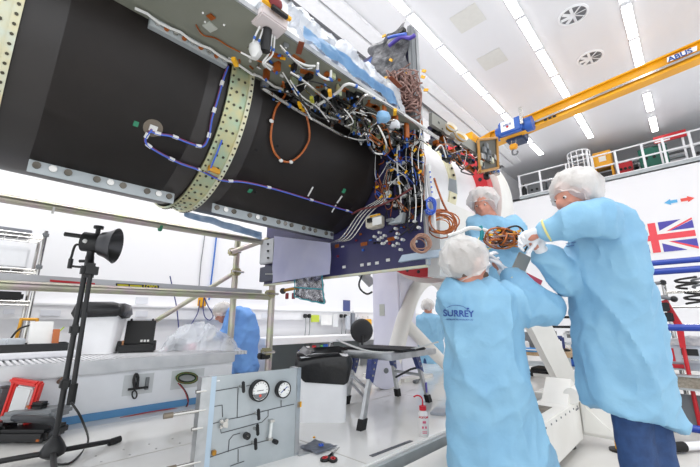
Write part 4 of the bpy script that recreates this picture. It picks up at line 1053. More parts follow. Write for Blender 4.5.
def dial(x, y, r, nm):
    a, b = gp(x, y); c = G(a, b, 0)
    d = MB().lathe(c, [(r*.9, .0), (r, -.0), (r, .03), (r*.88, .036), (r*.86, .026)], 36, -gn).obj('dial_rim', BLACK, t)
    MB().cyl(c-gn*.002, c-gn*.028, r*.87, n=36).obj('dial_face', PAPER, d)
    return a, b, c, r, d
a, b, c, r, d = dial(258, 390, .056, 'big')
MB().prism([c-gn*.0285+gx*(-r*.8)+UP*(-r*.28), c-gn*.0285+gx*(-r*.5)+UP*(-r*.66), c-gn*.0285+UP*(-r*.84), c-gn*.0285+gx*(r*.5)+UP*(-r*.66), c-gn*.0285+gx*(r*.8)+UP*(-r*.28)], -gn*.001).obj('grey_lower_face', GREYM, d, False)
MB().cyl(c-gn*.029+UP*(-r*.45), c-gn*.031+UP*(-r*.45), r*.13, n=14).obj('red_spot', mat('dial_red', '#e05540', .5), d)
for k in range(11):
    an = R_(200-22*k); p = c-gn*.029+gx*(r*.7*math.cos(an))+UP*(r*.7*math.sin(an)+r*.02)
    MB().box(p, (.002, .001, r*.14), rot=GM @ Matrix.Rotation(math.pi/2-an, 3, 'Y')).obj('tick_mark', WIREB, d, False)
MB().box(c-gn*.0295+UP*r*.02, (r*.7, .001, .003), rot=GM).obj('needle', WIREB, d, False)
a, b, c, r, d = dial(281.5, 389, .046, 'small')
for k in range(9):
    an = R_(225-34*k); p = c-gn*.029+gx*(r*.68*math.cos(an))+UP*(r*.68*math.sin(an))
    MB().box(p, (.002, .001, r*.16), rot=GM @ Matrix.Rotation(math.pi/2-an, 3, 'Y')).obj('tick_mark', WIREB, d, False)
MB().box(c-gn*.03, (r*1.1, .001, .004), rot=GM @ Matrix.Rotation(-.6, 3, 'Y')).obj('needle', LOGO, d, False)
MB().cyl(c-gn*.028, c-gn*.034, .005, n=10).obj('needle_hub', WIREB, d)
def lever(x, y, h=.058):
    p = G(*gp(x, y)); v_ = MB().cyl(p-gn*.0, p-gn*.035, .008, n=10).obj('valve_stem', STEEL, t)
    MB().box(p-gn*.042, (.016, .014, h), rot=GM @ Matrix.Rotation(-.12, 3, 'Y'), bev=.004).obj('valve_lever', BLACK, t)
lever(240, 386); lever(255, 413); lever(254, 428); lever(252, 442)
q = gp(244, 434.5); gcyl(q[0], q[1], 0, -.045, .0035, STEEL, 'knob_stem'); gcyl(q[0], q[1], -.02, -.045, .017, BLACK, 'control_knob')
q = gp(274, 441); gcyl(q[0], q[1], 0, -.03, .012, BLACK, 'control_knob')
p0 = gp(270, 420); p1 = gp(268, 438)
MB().cyl(G(*p0, -.02), G(*p1, -.02), .009, n=12).obj('flow_tube', mat('tube_clear', '#dfe2e0', .15), t)
for pp_ in (p0, p1): MB().box(G(*pp_, -.015), (.026, .03, .012), rot=GM).obj('tube_clip', STEEL, t, False)
q = gp(222.5, 423)
for k in range(2): MB().box(G(*q, -.015), (.055, .022, .016), rot=GM @ Matrix.Rotation(R_(45+90*k), 3, 'Y'), bev=.004).obj('valve_cross', STEEL, t)
MB().cyl(G(*q, 0), G(*q, -.04), .014, n=12).obj('valve_body', STEEL, t)
q = gp(213, 452); MB().box(G(*q, -.012), (.02, .02, .022), rot=GM, bev=.003).obj('fitting', mat('brass', '#b98a3c', .3, .8), t)
for x, y, L in ((204, 391, .0), (203, 410, .1), (200, 428, .0), (198, 462, .06)):
    q = gp(x, y); c = G(q[0], q[1], .0)
    MB().cyl(c+gx*.01, c-gx*(.04+L), .009, n=10).obj('hose_fitting', STEEL, t)
    if L: MB().cyl(c-gx*(.04+L), c-gx*(.08+L), .013, n=10).obj('hose_nut', mat('nut_brown', '#8a7f70', .4, .5), t)
q = gp(299, 404.5); MB().box(G(q[0], q[1], 0), (.03, .01, .03), rot=GM).obj('yellow_tag', YEL, t, False)
for i in range(3): MB().box(G(*gp(212+i*3.2, 381.3-.3*i), -.001), (.014, .001, .006), rot=GM).obj('white_mark', PAPER, t, False)
# ------------------------------------------------------------------ step platform
t = thing('step_platform', (2.55, 2.1, PZ), 'aluminium work step with black top mat and blue leg brackets on the white platform', 'step stool')
F1 = at_z(361, 430, PZ); F3 = at_z(429, 402, PZ); F2 = at_z(398, 396, PZ)
F4 = at_z(346, 404, PZ)
top = {}
zt = at_v(372, 364, F1.y+.05).z
T1 = F1+(F3-F1)*.17+(F4-F1)*.08; T3 = F3-(F3-F1)*.17+(F2-F3)*.08
T4 = F4+(F2-F4)*.17-(F4-F1)*.08; T2 = F2-(F2-F4)*.17-(F2-F3)*.08
zt = .855
for T in (T1, T2, T3, T4): T.z = zt
lx = (T3-T1).normalized(); ly = UP.cross(lx)
LM = Matrix([lx, ly, UP]).transposed()
for f, T in ((F1, T1), (F2, T2), (F3, T3), (F4, T4)):
    d = (T-f).normalized()
    lg = MB().prism([f+lx*.022+ly*.014, f-lx*.022+ly*.014, f-lx*.022-ly*.014, f+lx*.022-ly*.014], T-f).obj('leg', ALU, t, False)
    MB().prism([f+lx*.03+ly*.022, f-lx*.03+ly*.022, f-lx*.03-ly*.022, f+lx*.03-ly*.022], d*.075).obj('rubber_foot', RUB, lg, False)
    k = MB().prism([T+lx*.045-ly*.02-UP*.0, T-lx*.05-ly*.02-UP*.0, T-d*.15-lx*.03-ly*.02, T-d*.19+lx*.03-ly*.02], ly*.04).obj('blue_bracket', NAVYP, t, False)
    for s_ in (.03, .08, .13): MB().cyl(T-d*s_-ly*.026, T-d*s_-ly*.018, .009, n=8).obj('rivet', STEEL, k)
ct4 = (T1+T2+T3+T4)/4; L4 = (T3-T1).length; W4 = (T4-T1).length
MB().box(ct4+UP*.012, (L4+.12, W4+.06, .05), rot=LM, bev=.006).obj('deck', ALU, t)
MB().box(ct4+UP*.046, (L4*.62, W4+.04, .024), rot=LM @ Matrix.Identity(3), bev=.008).obj('black_mat', mat('mat_black', '#1d1e22', .75), t)
for a, b in ((F1*.45+T1*.55, F4*.45+T4*.55), (F3*.45+T3*.55, F2*.45+T2*.55)):
    MB().cyl(a, b, .014, n=10).obj('rung', ALU, t)
MB().cyl(F1*.6+T1*.4, F1*.6+T1*.4-lx*.0+ (F4-F1)*.9, .012, n=8).obj('rung', ALU, t)
MB().tube([F3*.3+T3*.7, F3*.35+T3*.65+ly*.1, F2*.6+T2*.4], .01, 8, 3).obj('brace', BLACK, t)
o = MB().box(F3*.7+T3*.3-ly*.016+lx*.0, (.03, .004, .09), rot=LM).obj('purple_sticker', mat('sticker', '#5b53a8', .5), t, False)
wp = [ct4+UP*.04+lx*(-L4*.62), ct4+UP*.075+lx*(-L4*.3)-ly*.19, ct4+UP*.07-ly*.2, ct4+UP*.09+lx*(L4*.35)-ly*.2, ct4+UP*.16+lx*(L4*.6)-ly*.12, ct4+UP*.26+lx*(L4*.85)-ly*.1]
tag(MB().tube([at_d(x, y, d) for x, y, d in ((337, 340, 3.3), (352, 346, 3.0), (368, 351, 2.95), (385, 352.5, 2.98), (403, 351, 3.1), (420, 347, 3.2), (438, 342, 3.35))], .008, 8, 6).obj('white_hose', WIREW), 'thin white hose strung over the black topped step stool', 'hose')
# round white reel behind the step
rc = at_d(384, 370, 4.1); 
t = thing('round_drum', (rc.x, rc.y, PZ), 'round white drum standing on edge behind the step stool', 'drum')
rd = (HD*.9-RT*.3).normalized()
rz_ = rc.z-PZ
MB().lathe(V((rc.x, rc.y, PZ+rz_)), [(rz_*.98, -.06), (rz_, -.04), (rz_, .04), (rz_*.98, .06)], 32, rd).obj('body', mat('drum_white', '#e3e2f1', .4), t)
MB().cyl(V((rc.x, rc.y, PZ+rz_))-rd*.064, V((rc.x, rc.y, PZ+rz_))-rd*.058, .03, n=14).obj('hub', GREYM, t)
# ------------------------------------------------------------------ small things on the platform
bp = at_z(424, 436, PZ); bp.z = PZ
t = thing('wash_bottle', tuple(bp), 'clear wash bottle with red cap and bent red spout on the white platform', 'bottle')
MB().lathe(bp, [(.03, 0), (.034, .006), (.034, .12), (.033, .14), (.02, .158), (.018, .165)], 24).obj('body', TRANSW, t)
MB().cyl(bp+UP*.16, bp+UP*.187, .024, n=20).obj('cap', TRED, t)
MB().tube([bp+UP*.185, bp+UP*.225, bp+UP*.245-RT*.012, bp+UP*.252-RT*.035, bp+UP*.243-RT*.06], .005, 8, 5).obj('spout', TRED, t)
def blab(h, txt, size, m, dep=.0):
    mb = MB(); mb.text(txt, V((0, 0, 0)), (1, 0, 0), (0, 1, 0), size, .0004, 'CENTER', .0006)
    fr_ = -HD*1.0
    for v in mb.bm.verts:
        an = v.co.x/.035; n_ = (-HD*math.cos(an)+RT*math.sin(an))
        v.co = bp+n_*(.0345+v.co.z)+UP*(h+v.co.y)
    return mb.obj('red_lettering', m, t, False)
blab(.115, 'ACETONE', .017, TRED)
LAB = mat('label_red', '#d2607a', .5)
def bl2(h, w, hh, x=0):
    n_ = -HD+RT*x*28; n_.normalize()
    MB().box(bp+n_*.0342+UP*h, (w, .002, hh), rot=Matrix([RT, HD, UP]).transposed()).obj('label_block', LAB, t, False)
bl2(.092, .022, .014); bl2(.06, .012, .014, -.012); bl2(.06, .012, .014, .01); bl2(.035, .03, .004); bl2(.026, .03, .004)
r0, r1 = at_z(371, 456.5, PZ), at_z(411.5, 441, PZ)
d = (r1-r0); t = thing('steel_ruler', tuple((r0+r1)/2), 'dark steel ruler lying on the white platform near its edge', 'ruler')
w_ = UP.cross(d).normalized()*.014
MB().prism([r0-w_+UP*.001, r1-w_+UP*.001, r1+w_+UP*.001, r0+w_+UP*.001], UP*.002).obj('blade', mat('ruler_grey', '#6b6d73', .35, .5), t, False)
for k in range(30):
    p = r0+d*(k+.5)/30+UP*.0032; MB().box(p+w_*.7, (.0015, .006 if k % 5 else .011, .0006), rz=math.atan2(d.y, d.x)).obj('tick_mark', WIREB, t, False)
s0 = at_z(322, 452, PZ+.01)
t = thing('scissors', (s0.x, s0.y, PZ), 'scissors with red and black handles lying on the white platform', 'scissors')
tip = at_z(340, 447.5, PZ+.008); hl = at_z(325, 459, PZ+.008); hr = at_z(333, 459.5, PZ+.008); pv_ = at_z(332.5, 453, PZ+.008)
for h, o in ((hl, .002), (hr, -.002)):
    dd = (tip-pv_).normalized(); sd = UP.cross(dd)
    MB().prism([pv_-sd*.008+UP*o, tip+UP*o, pv_+sd*.008+UP*o, pv_*1.15-tip*.15+UP*o], UP*.003).obj('blade', STEEL, t, False)
    a_ = (h-pv_).normalized(); b_ = UP.cross(a_)
    for m, rr, nm in ((BLACK, .0085, 'handle_loop'), (RED, .005, 'red_inlay')):
        MB().tube([h+a_*(.026*math.cos(k*.42))*(1 if m is BLACK else .75)+b_*(.018*math.sin(k*.42))*(1 if m is BLACK else .65)+UP*(.0 if m is BLACK else .004) for k in range(16)], rr, 8).obj(nm, m, t)
    MB().cyl(pv_, h-a_*.02, .006, n=8).obj('shank', BLACK, t)
MB().cyl(pv_-UP*.002, pv_+UP*.006, .006, n=10).obj('pivot_screw', STEEL, t)
q = [at_z(x, y, PZ+.004) for x, y in ((299, 448), (316, 441), (338, 447), (318, 455))]
def fs(s, t_):
    p = (q[0]*(1-s)+q[1]*s)*(1-t_)+(q[3]*(1-s)+q[2]*s)*t_; p.z = PZ+.012+.012*noise.noise(p*25); return p
tag(MB().grid(fs, 12, 12, .004).obj('parts_bag', mat('bag_grey2', '#8f96a4', .3, bump=.5, bscale=30)), 'grey plastic bag lying flat beside the scissors and gauge panel foot', 'bag')
p = at_z(321, 450, PZ); t = thing('blue_clip', (p.x, p.y, PZ), 'small blue plastic clip between the grey bag and scissors', 'clip')
for k in range(2): MB().box(V((p.x, p.y, PZ+.028)), (.03, .01, .01), rz=.5+k*1.5).obj('clip_arm', BLUEL, t)
p = at_z(314, 442.5, PZ); tag(MB().box(V((p.x, p.y, PZ+.03)), (.016, .014, .01), rz=.5, bev=.002).obj('yellow_plug', YEL), 'tiny yellow plug lying on the grey plastic bag', 'plug')
p = at_z(440, 413, PZ); tag(MB().box(V((p.x, p.y, PZ+.012)), (.2, .12, .022), rz=.3, bev=.004).obj('notebook', mat('note_grey', '#a9adb6', .5)), 'grey notebook on the white platform beyond the wash bottle', 'notebook')
p = at_z(416, 383, PZ); t = thing('floor_tool', (p.x, p.y, PZ), 'small dark clamp lying on the platform beyond the step stool', 'clamp')
MB().box(V((p.x, p.y, PZ+.02)), (.12, .04, .035), rz=.2, bev=.005).obj('body', GREYM, t); MB().cyl(V((p.x+.05, p.y, PZ+.02)), V((p.x+.16, p.y+.05, PZ+.02)), .01, n=8).obj('bar', BLACK, t)
# ------------------------------------------------------------------ along the long wall
t = thing('wall_bench', (4.6, 4.95, 0), 'white workbench with dark knee space under the wiring trunking', 'bench')
MB().b2((3.05, 4.62, .80), (7.4, 5.19, .90), .006).obj('top', WHITE, t, False)
for u in (3.08, 4.35, 5.6, 7.3): MB().b2((u, 4.64, 0), (u+.07, 5.19, .8)).obj('end_panel', WHITE, t, False)
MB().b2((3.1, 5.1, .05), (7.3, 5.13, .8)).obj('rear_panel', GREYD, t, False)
def wall(x, y, o=0): return at_v(x, y, 5.215-o)
MB().b2((0, 5.2, .9), (0.001, 5.201, .901)).bm.free()
for i, x in enumerate((304, 308, 340, 344)):
    p = wall(x, 316); t = thing('wall_plug', (p.x, p.y, p.z), ['black plug on the wall trunking nearest the foil bag, with long lead', 'black plug just beside the yellow green notice, with long lead', 'black plug on the trunking below the dark blue poster, farther from the tower', 'black plug on the trunking below the dark blue poster, nearer the tower'][i], 'plug')
    MB().box(p+V((0, -.035, 0)), (.06, .06, .07), bev=.01).obj('body', BLACK, t)
    MB().tube([p+V((0, -.05, -.03)), p+V((.0, -.06, -.2)), p+V((-.02, -.06, -.38))], .008, 6, 3).obj('lead', mat('lead_grey', '#85878c', .5), t)
def sheet2(name, x0, y0, x1, y1, m, label, cat, v=5.21, th=.006):
    a, b = at_v(x0, y0, v), at_v(x1, y1, v)
    return tag(MB().b2((a.x, v-th, b.z), (b.x, v, a.z), .001).obj(name, m, None, False), label, cat)
sheet2('notice', 311, 315, 319, 322, mat('notice_green', '#c8d84a', .6), 'yellow green notice card on the wall trunking', 'notice', 5.2)
sheet2('notice', 321, 315, 332, 325, PAPER, 'white paper notice beside the yellow green card on the wall', 'notice', 5.2)
sheet2('notice', 333, 314, 338, 327, mat('paper_grey', '#e3e4e6', .7), 'narrow pale paper hanging beside the white notice on the wall', 'notice', 5.2)
sheet2('poster', 343, 300, 350, 312, mat('poster_navy', '#4a5488', .6), 'dark blue poster on the white wall above the trunking', 'poster', 5.298)
sheet2('switch_plate', 136, 297, 147, 304, mat('plate_white', '#e0e2e8', .5), 'white double switch plate on the wall behind the black case', 'switch', 5.298, .02)
for i, (x0, y0, x1, y1) in enumerate(((136, 311, 147, 317), (41, 310, 60, 316), (4, 309, 14, 314), (262, 313, 272, 318))):
    sheet2('wall_socket', x0, y0, x1, y1, mat('plate_white', '#e0e2e8', .5), ['white socket plate on the trunking above the black case', 'white socket plate on the trunking above the amber frame', 'white socket plate on the trunking behind the wire shelf', 'white socket plate on the trunking beside the scaffold post'][i], 'socket', 5.219, .012)
t = thing('yellow_cable_hook', tuple(wall(201, 306)), 'yellow cable holder with looping dark lead on the white wall', 'cable')
MB().box(wall(202, 302, .02), (.12, .05, .16), bev=.02).obj('holder', YEL, t)
MB().tube([wall(x, y, .05) for x, y in ((204, 297), (208, 306), (213, 315), (210, 320), (205, 317), (203, 307), (204, 298))], .008, 6, 5).obj('lead_loop', mat('lead_navy', '#3a3f78', .5), t)
MB().tube([wall(x, y, .04) for x, y in ((200, 300), (198, 312), (194, 320), (191, 325), (194, 329), (198, 326), (198, 340))], .007, 6, 5).obj('lead', mat('lead_navy', '#3a3f78', .5), t)
tag(MB().tube([at_v(217, 232, 5.27), at_v(214, 258, 5.27), at_v(211, 283, 5.27), at_v(209, 300, 5.27)], .012, 8).obj('blue_air_line', mat('line_blue', '#3b72c4', .5)), 'thin blue air line running down the white wall', 'pipe')
tag(MB().tube([at_v(205, 234, 5.28), at_v(201, 262, 5.28), at_v(199, 286, 5.28)], .007, 8).obj('grey_wall_wire', mat('lead_grey', '#85878c', .5)), 'thin grey wire running down the white wall beside the blue line', 'wire')
tag(MB().tube([at_v(170, 276, 5.15), at_v(173, 290, 5.15), at_v(177, 310, 5.1), at_v(180, 345, 5.0)], .008, 8, 3).obj('hanging_lead', mat('lead_navy', '#3a3f78', .5)), 'dark lead hanging in front of the wall behind the scaffold board', 'cable')
# blue edged trolley with red things
tp = at_v(322, 351, 4.35); 
t = thing('tool_trolley', (tp.x, tp.y, 0), 'low trolley with blue edged top and drawers behind the white bin', 'trolley')
z = tp.z
MB().box((tp.x, tp.y, z), (.62, .42, .05), bev=.006).obj('top_tray', RAILB, t)
MB().box((tp.x, tp.y, z+.028), (.6, .4, .008)).obj('wood_surface', WOOD, t, False)
MB().box((tp.x, tp.y, z*.5-.02), (.56, .38, z-.16)).obj('cabinet', mat('trolley_grey', '#a9aeb6', .5), t, False)
for sx in (-.24, .24):
    for sy in (-.15, .15): MB().cyl((tp.x+sx-.02, tp.y+sy, .04), (tp.x+sx+.02, tp.y+sy, .04), .04, n=12).obj('caster', BLACK, t)
for i, (x, y, m, lab, nm) in enumerate(((314, 347, RED, 'red can', 'can'), (322, 348, mat('tub_green', '#4f9a56', .5), 'green tub', 'tub'), (325.5, 346, BLUE, 'blue box', 'box'), (332, 348, GREYM, 'grey jar', 'jar'), (308, 348, WIREW, 'white jar', 'jar'))):
    p = at_v(x, 350, 4.3+.05*(i % 2)); p.z = z+.033
    t2 = thing(nm, tuple(p), f'{lab} on the blue edged trolley behind the white bin', nm)
    if i == 2: MB().box(p+UP*.035, (.07, .05, .07), bev=.005).obj('body', m, t2); MB().box(p+UP*.075, (.06, .04, .01)).obj('lid', WIREB, t2)
    else: MB().lathe(p, [(.03, 0), (.032, .04), (.028, .06)], 16).obj('body', m, t2); MB().cyl(p+UP*.06, p+UP*.075, .024, n=14).obj('lid', WIREB, t2)
# office chair
cp_ = at_v(361, 345, 4.25)
t = thing('office_chair', (cp_.x, cp_.y, 0), 'black office chair with rounded back behind the step stool', 'chair')
fx = (HD*.95-RT*.2).normalized(); sy_ = UP.cross(fx)
CM = Matrix([fx, sy_, UP]).transposed(); b0 = V((cp_.x, cp_.y, .06))
MB().box(b0+UP*.62+fx*.18, (.42, .42, .07), rot=CM, bev=.03).obj('seat', BLACK, t)
MB().ball(b0+UP*.93-fx*.06, (.045, .2, .2), 18, CM).obj('backrest', BLACK, t)
MB().tube([b0+UP*.6+fx*.0, b0+UP*.66-fx*.08, b0+UP*.85-fx*.1], .02, 8, 4).obj('back_bar', BLACK, t)
MB().cyl(b0+UP*.1+fx*.18, b0+UP*.6+fx*.18, .025, n=12).obj('gas_column', STEEL, t)
for k in range(5):
    a = k*1.257; e = b0+fx*.18+V((.28*math.cos(a), .28*math.sin(a), .06))
    l_ = MB().cyl(b0+fx*.18+UP*.11, e, .018, n=8).obj('base_leg', BLACK, t); MB().ball(e-UP*.025, .03, 10).obj('caster', BLACK, l_)
# tools hanging on the wall beside the tower
for i, (x, y0, y1, m, lab, cat) in enumerate(((368, 324, 332, YEL, 'yellow folder hanging by the white tower', 'folder'), (353, 318, 326, mat('tool_silver', '#8c9098', .4, .4), 'silver hand tool hung below the trunking, under the dark blue poster', 'tool'), (358, 322, 331, mat('bag_pale', '#d8dade', .5), 'pale bag hung on the wall between the plugs and yellow folder', 'bag'), (363, 324, 329, RED, 'small red tool hanging beside the yellow folder', 'tool'), (348, 321, 328, mat('bag_pale2', '#c6cad2', .5), 'pale grey pouch hung just under the black plugs', 'pouch'))):
    a = at_v(x-3.4 if i in (0,) else x-1.8, y0-5, 5.12); b = at_v(x+3.4 if i in (0,) else x+1.8, y1+2, 5.12)
    t2 = thing(lab.split(' hang')[0].split(' hung')[0].replace(' ', '_').replace('small_', ''), tuple((a+b)/2), lab, cat)
    MB().b2((a.x, 5.1, b.z), (b.x, 5.15, a.z), .01).obj('body', m, t2); MB().cyl(((a.x+b.x)/2, 5.12, a.z), ((a.x+b.x)/2, 5.12, a.z+.06), .008, n=6).obj('hook', STEEL, t2)
# ------------------------------------------------------------------ background between and beyond the two workers
def bench_(name, x0, x1, y0, y1, zt, label, m_top=WOOD, m_leg=ALUF, cat='table'):
    t = thing(name, ((x0+x1)/2, (y0+y1)/2, 0), label, cat)
    MB().b2((x0, y0, zt-.04), (x1, y1, zt), .005).obj('top', m_top, t, False)
    for x in (x0+.04, x1-.04):
        for y in (y0+.04, y1-.04): MB().b2((x-.03, y-.03, 0), (x+.03, y+.03, zt-.04)).obj('leg', m_leg, t, False)
    MB().b2((x0+.04, y0+.03, .18), (x1-.04, y1-.03, .21)).obj('lower_shelf', m_leg, t, False)
    return t
def things_on(lst, cat_default='box'):
    for nm, lab, (x, y, z), d, m, rz in lst:
        t = thing(nm, (x, y, z), lab, nm.split('_')[-1])
        MB().box((x, y, z+d[2]/2), d, rz=rz, bev=min(d)*.12).obj('casing', m, t, False)
        f = V((x, y, z+d[2]*.62))-V((math.cos(rz)*(d[0]/2), math.sin(rz)*(d[0]/2), 0))
        MB().box(f, (.006, d[1]*.6, d[2]*.3), rz=rz).obj('front_panel', rnd.choice([WIREB, PAPER, GREYM]), t, False)
bench_('packing_table', 5.3, 6.6, 1.25, 2.25, .74, 'wooden topped work table seen between the two gowned workers')
things_on([
 ('tool_box', 'white tool box on the wooden table between the workers', (5.6, 1.5, .741), (.25, .2, .16), WHITE, .2),
 ('parts_box', 'blue parts box at the front of the wooden table', (5.42, 1.72, .741), (.14, .34, .05), mat('bin_blue', '#4b95d6', .5), 0),
 ('power_unit', 'grey power unit at the back of the wooden table', (6.1, 1.9, .741), (.3, .3, .24), GREYM, .1),
 ('test_box', 'white test box with dark front on the wooden table beside the blue parts box', (5.75, 2.0, .741), (.22, .2, .12), WHITE, -.2),
 ('black_case', 'black case on the lower shelf of the wooden table', (5.8, 1.7, .211), (.4, .35, .3), BLACK, 0),
 ('meter_box', 'dark blue meter box in the middle of the wooden table', (5.95, 1.55, .741), (.16, .2, .2), NAVYP, .3)])
for k in range(7):
    x, y = 5.4+.16*k, 1.35+.1*((k*3) % 7)
    o = MB().tube([(x, y, .75), (x+.1, y+.06, .79), (x+.2, y-.04, .77), (x+.26, y+.1, .751)], .012, 6, 5).obj('loose_cable', [WIREB, WIREW, BLUEL, GREYM][k % 4])
    tag(o, ORD[k]+' loose cable from the front, tangled on the wooden table between the workers', 'cable', 'loose cables')
# rack with dark shelves and a green notice behind
t = thing('equipment_rack', (8.0, 2.2, 0), 'tall grey rack with dark shelves behind the wooden table', 'rack')
for y in (1.5, 3.0):
    for x in (7.7, 8.3): MB().b2((x-.03, y-.03, 0), (x+.03, y+.03, 1.5)).obj('post', ALUF, t, False)
for z in (.3, .7, 1.02, 1.2): MB().b2((7.68, 1.47, z), (8.32, 3.03, z+.04)).obj('shelf', BLACK if z > 1 else ALUF, t, False)
a = at_u(546, 297, 7.66); MB().box(a, (.01, .3, .16)).obj('green_notice', PAPER, t, False); 
MB().box(a+V((-.007, .06, 0)), (.006, .1, .07)).obj('green_symbol', mat('exit_green', '#1f9a5a', .5), t, False)
MB().box(a+V((-.007, -.07, 0)), (.006, .08, .07)).obj('green_symbol', mat('exit_green', '#1f9a5a', .5), t, False)
things_on([('carton_box', 'white carton on the middle shelf of the tall grey rack', (8.0, 1.75, .741), (.4, .3, .22), WHITE, 0),
 ('yellow_box', 'yellow box on the uppermost shelf of the tall grey rack', (8.0, 1.68, 1.241), (.3, .2, .1), YEL, 0),
 ('dark_box', 'dark case beside the white carton on the tall rack', (8.0, 2.3, .741), (.4, .4, .24), BLACK, 0),
 ('blue_box', 'blue crate on the lowest shelf of the tall grey rack', (8.0, 1.9, .341), (.4, .5, .28), CRB, 0)])
# ------------------------------------------------------------------ right: blue rails and storage
t = thing('blue_guard_rail', (5.0, -.3, 0), 'blue tubular guard rails with grey posts in front of the storage racks', 'railing')
for z, y1, r in ((1.755, .62, .03), (1.66, .56, .034), (1.085, .55, .034), (.145, .5, .034)):
    MB().cyl((5.0, -2.6, z), (5.0, y1, z), r, n=14).obj('blue_rail', RAILB, t)
MB().prism([(5.02, .60, 0), (5.02, .52, 0), (5.02, .47, 1.8), (5.02, .56, 1.8)], (.06, 0, 0)).obj('grey_post', mat('post_grey', '#8a8ca4', .6), t, False)
MB().cyl((5.04, -2.4, 0), (5.04, -2.4, 1.8), .035, n=12).obj('grey_post', mat('post_grey', '#8a8ca4', .6), t)
t = wire_shelf('wire_shelf', 6.0, 6.45, -1.2, .26, [1.12, 1.33, 1.52], 'chrome wire shelving behind the blue guard rails', z0=0, top=1.66)
for i, (y, z, s) in enumerate(((.04, 1.53, 1), (-.12, 1.535, 1.1), (.0, 1.34, .9), (-.2, 1.34, 1), (-.4, 1.54, 1.2), (-.45, 1.34, 1))):
    o = MB().tube([(6.1+.09*s*math.cos(k*.5+i), y+.1*s*math.sin(k*.5+i), z+.015+.006*k) for k in range(24)], .014, 6).obj('cable_coil', [WIREB, GREYM, WIREB, mat('coil_blue', '#6f8fb5', .5), GREYM, WIREB][i])
    tag(o, ['black cable coil on the top wire shelf beside its front post', 'grey cable coil second from the post on the top wire shelf', 'black cable coil on the second wire shelf beside its post', 'blue grey cable coil on the second wire shelf', 'grey cable coil third from the post on the top wire shelf', 'black cable coil third from the post on the second wire shelf'][i], 'cable', 'coils on the wire shelves')
t = thing('clamp_arm', (6.0, .3, 1.6), 'grey clamp arm on the wire shelf post', 'clamp')
MB().cyl((5.97, .24, 1.62), (5.97, .62, 1.60), .022, n=10).obj('bar', GREYM, t); MB().cyl((5.97, .24, 1.45), (5.97, .34, 1.44), .02, n=10).obj('stub', GREYM, t); MB().box((5.97, .25, 1.62), (.06, .06, .06), bev=.01).obj('grip', BLACK, t)
t = thing('red_hand_truck', (5.45, .33, 0), 'red and black folding frame standing beside the grey post', 'trolley')
MB().prism([at_u(x, y, 5.45) for x, y in ((661, 301), (667, 299), (683, 325), (686, 348), (680, 348), (676, 328))], (.06, 0, 0)).obj('red_arm', RED, t, False)
for x, y in ((665, 307), (669, 317)): MB().box(at_u(x, y, 5.43), (.06, .08, .1), bev=.01).obj('black_block', BLACK, t)
MB().cyl(at_u(660, 297, 5.44), at_u(673, 299, 5.44), .02, n=10).obj('grey_handle', GREYM, t); MB().ball(at_u(674, 299, 5.44), .035, 10).obj('knob', BLACK, t)
q = at_u(683, 346, 5.48); MB().cyl((q.x, q.y, .02), q, .02, n=10).obj('leg', RED, t)
# drawer cabinet with plastic bags on it
t = thing('drawer_cabinet', (5.75, -.3, 0), 'grey drawer cabinet with red labels behind the blue guard rails', 'cabinet')
MB().b2((5.6, -1.3, .62), (6.0, .5, .88), .006).obj('body', mat('cab_grey', '#aeb4bd', .45, .3), t, False)
for k, y in enumerate((at_u(669, 356, 5.57).y-.09, at_u(669, 356, 5.57).y-.64, at_u(669, 356, 5.57).y-1.19)):
    d = MB().b2((5.575, y-.25, .70), (5.6, y+.25, .86), .004).obj('drawer', mat('drawer_grey', '#c2c7ce', .4, .3), t, False)
    MB().b2((5.565, y+.04, .71), (5.576, y+.14, .85)).obj('red_label', RED, d, False)
    MB().b2((5.565, y-.16, .78), (5.576, y-.02, .85)).obj('black_label', WIREB, d, False)
    MB().b2((5.55, y-.15, .73), (5.576, y-.02, .75)).obj('handle', STEEL, d, False)
    MB().b2((5.56, y-.02, .64), (5.6, y+.08, .68)).obj('red_label', RED, d, False)
MB().b2((5.57, -1.3, .62), (5.6, .5, .635)).obj('lower_rail', ALU, t, False)
for y in (-1.2, .42): MB().b2((5.65, y-.03, 0), (5.95, y+.03, .62)).obj('leg', ALUF, t, False)
def hp2(s, t_):
    h = .13*math.sin(math.pi*s)**.6*math.sin(math.pi*t_)**.6
    p = V((5.62+.34*s, -1.0+1.4*t_, .885+h)); return p+noise.noise_vector(p*12)*.03*(h/.13)
tag(MB().grid(hp2, 14, 40, .004).obj('plastic_bag', mat('bag_white', '#e9e8e8', .3, col2='#b9bbc2', scale=14, bump=.7, bscale=22)), 'white crumpled plastic packaging on the grey drawer cabinet', 'plastic')
t = thing('tread_board', (5.4, -.4, .3), 'tan tread plate board with metal edges below the drawer cabinet', 'board')
MB().b2((5.38, -1.6, .46), (5.44, .5, .575)).obj('panel', mat('tread_tan', '#a39a8c', .6, col2='#877e70', scale=40), t, False)
MB().b2((5.36, -1.6, .572), (5.46, .5, .592)).obj('metal_edge', ALU, t, False); MB().b2((5.36, -1.6, .44), (5.46, .5, .46)).obj('metal_edge', ALU, t, False)
for y in (-1.5, .4): MB().b2((5.4, y-.03, 0), (5.45, y+.03, .44)).obj('leg', GREYM, t, False)
MB().b2((5.5, -1.6, .06), (5.52, .45, .38)).obj('grey_kick_panel', GREYM, t, False)
tag(MB().cyl(at_z(676, 447, .05), at_z(720, 444, .05), .035, n=14).obj('floor_tube', WHITE), 'white tube with black end lying on the floor by the jeans', 'tube')
q = at_z(684, 446.6, .05); q2 = at_z(672, 447.3, .05)
MB().cyl(q2, q, .042, n=14).obj('black_end', RUB, bpy.data.objects['floor_tube'])

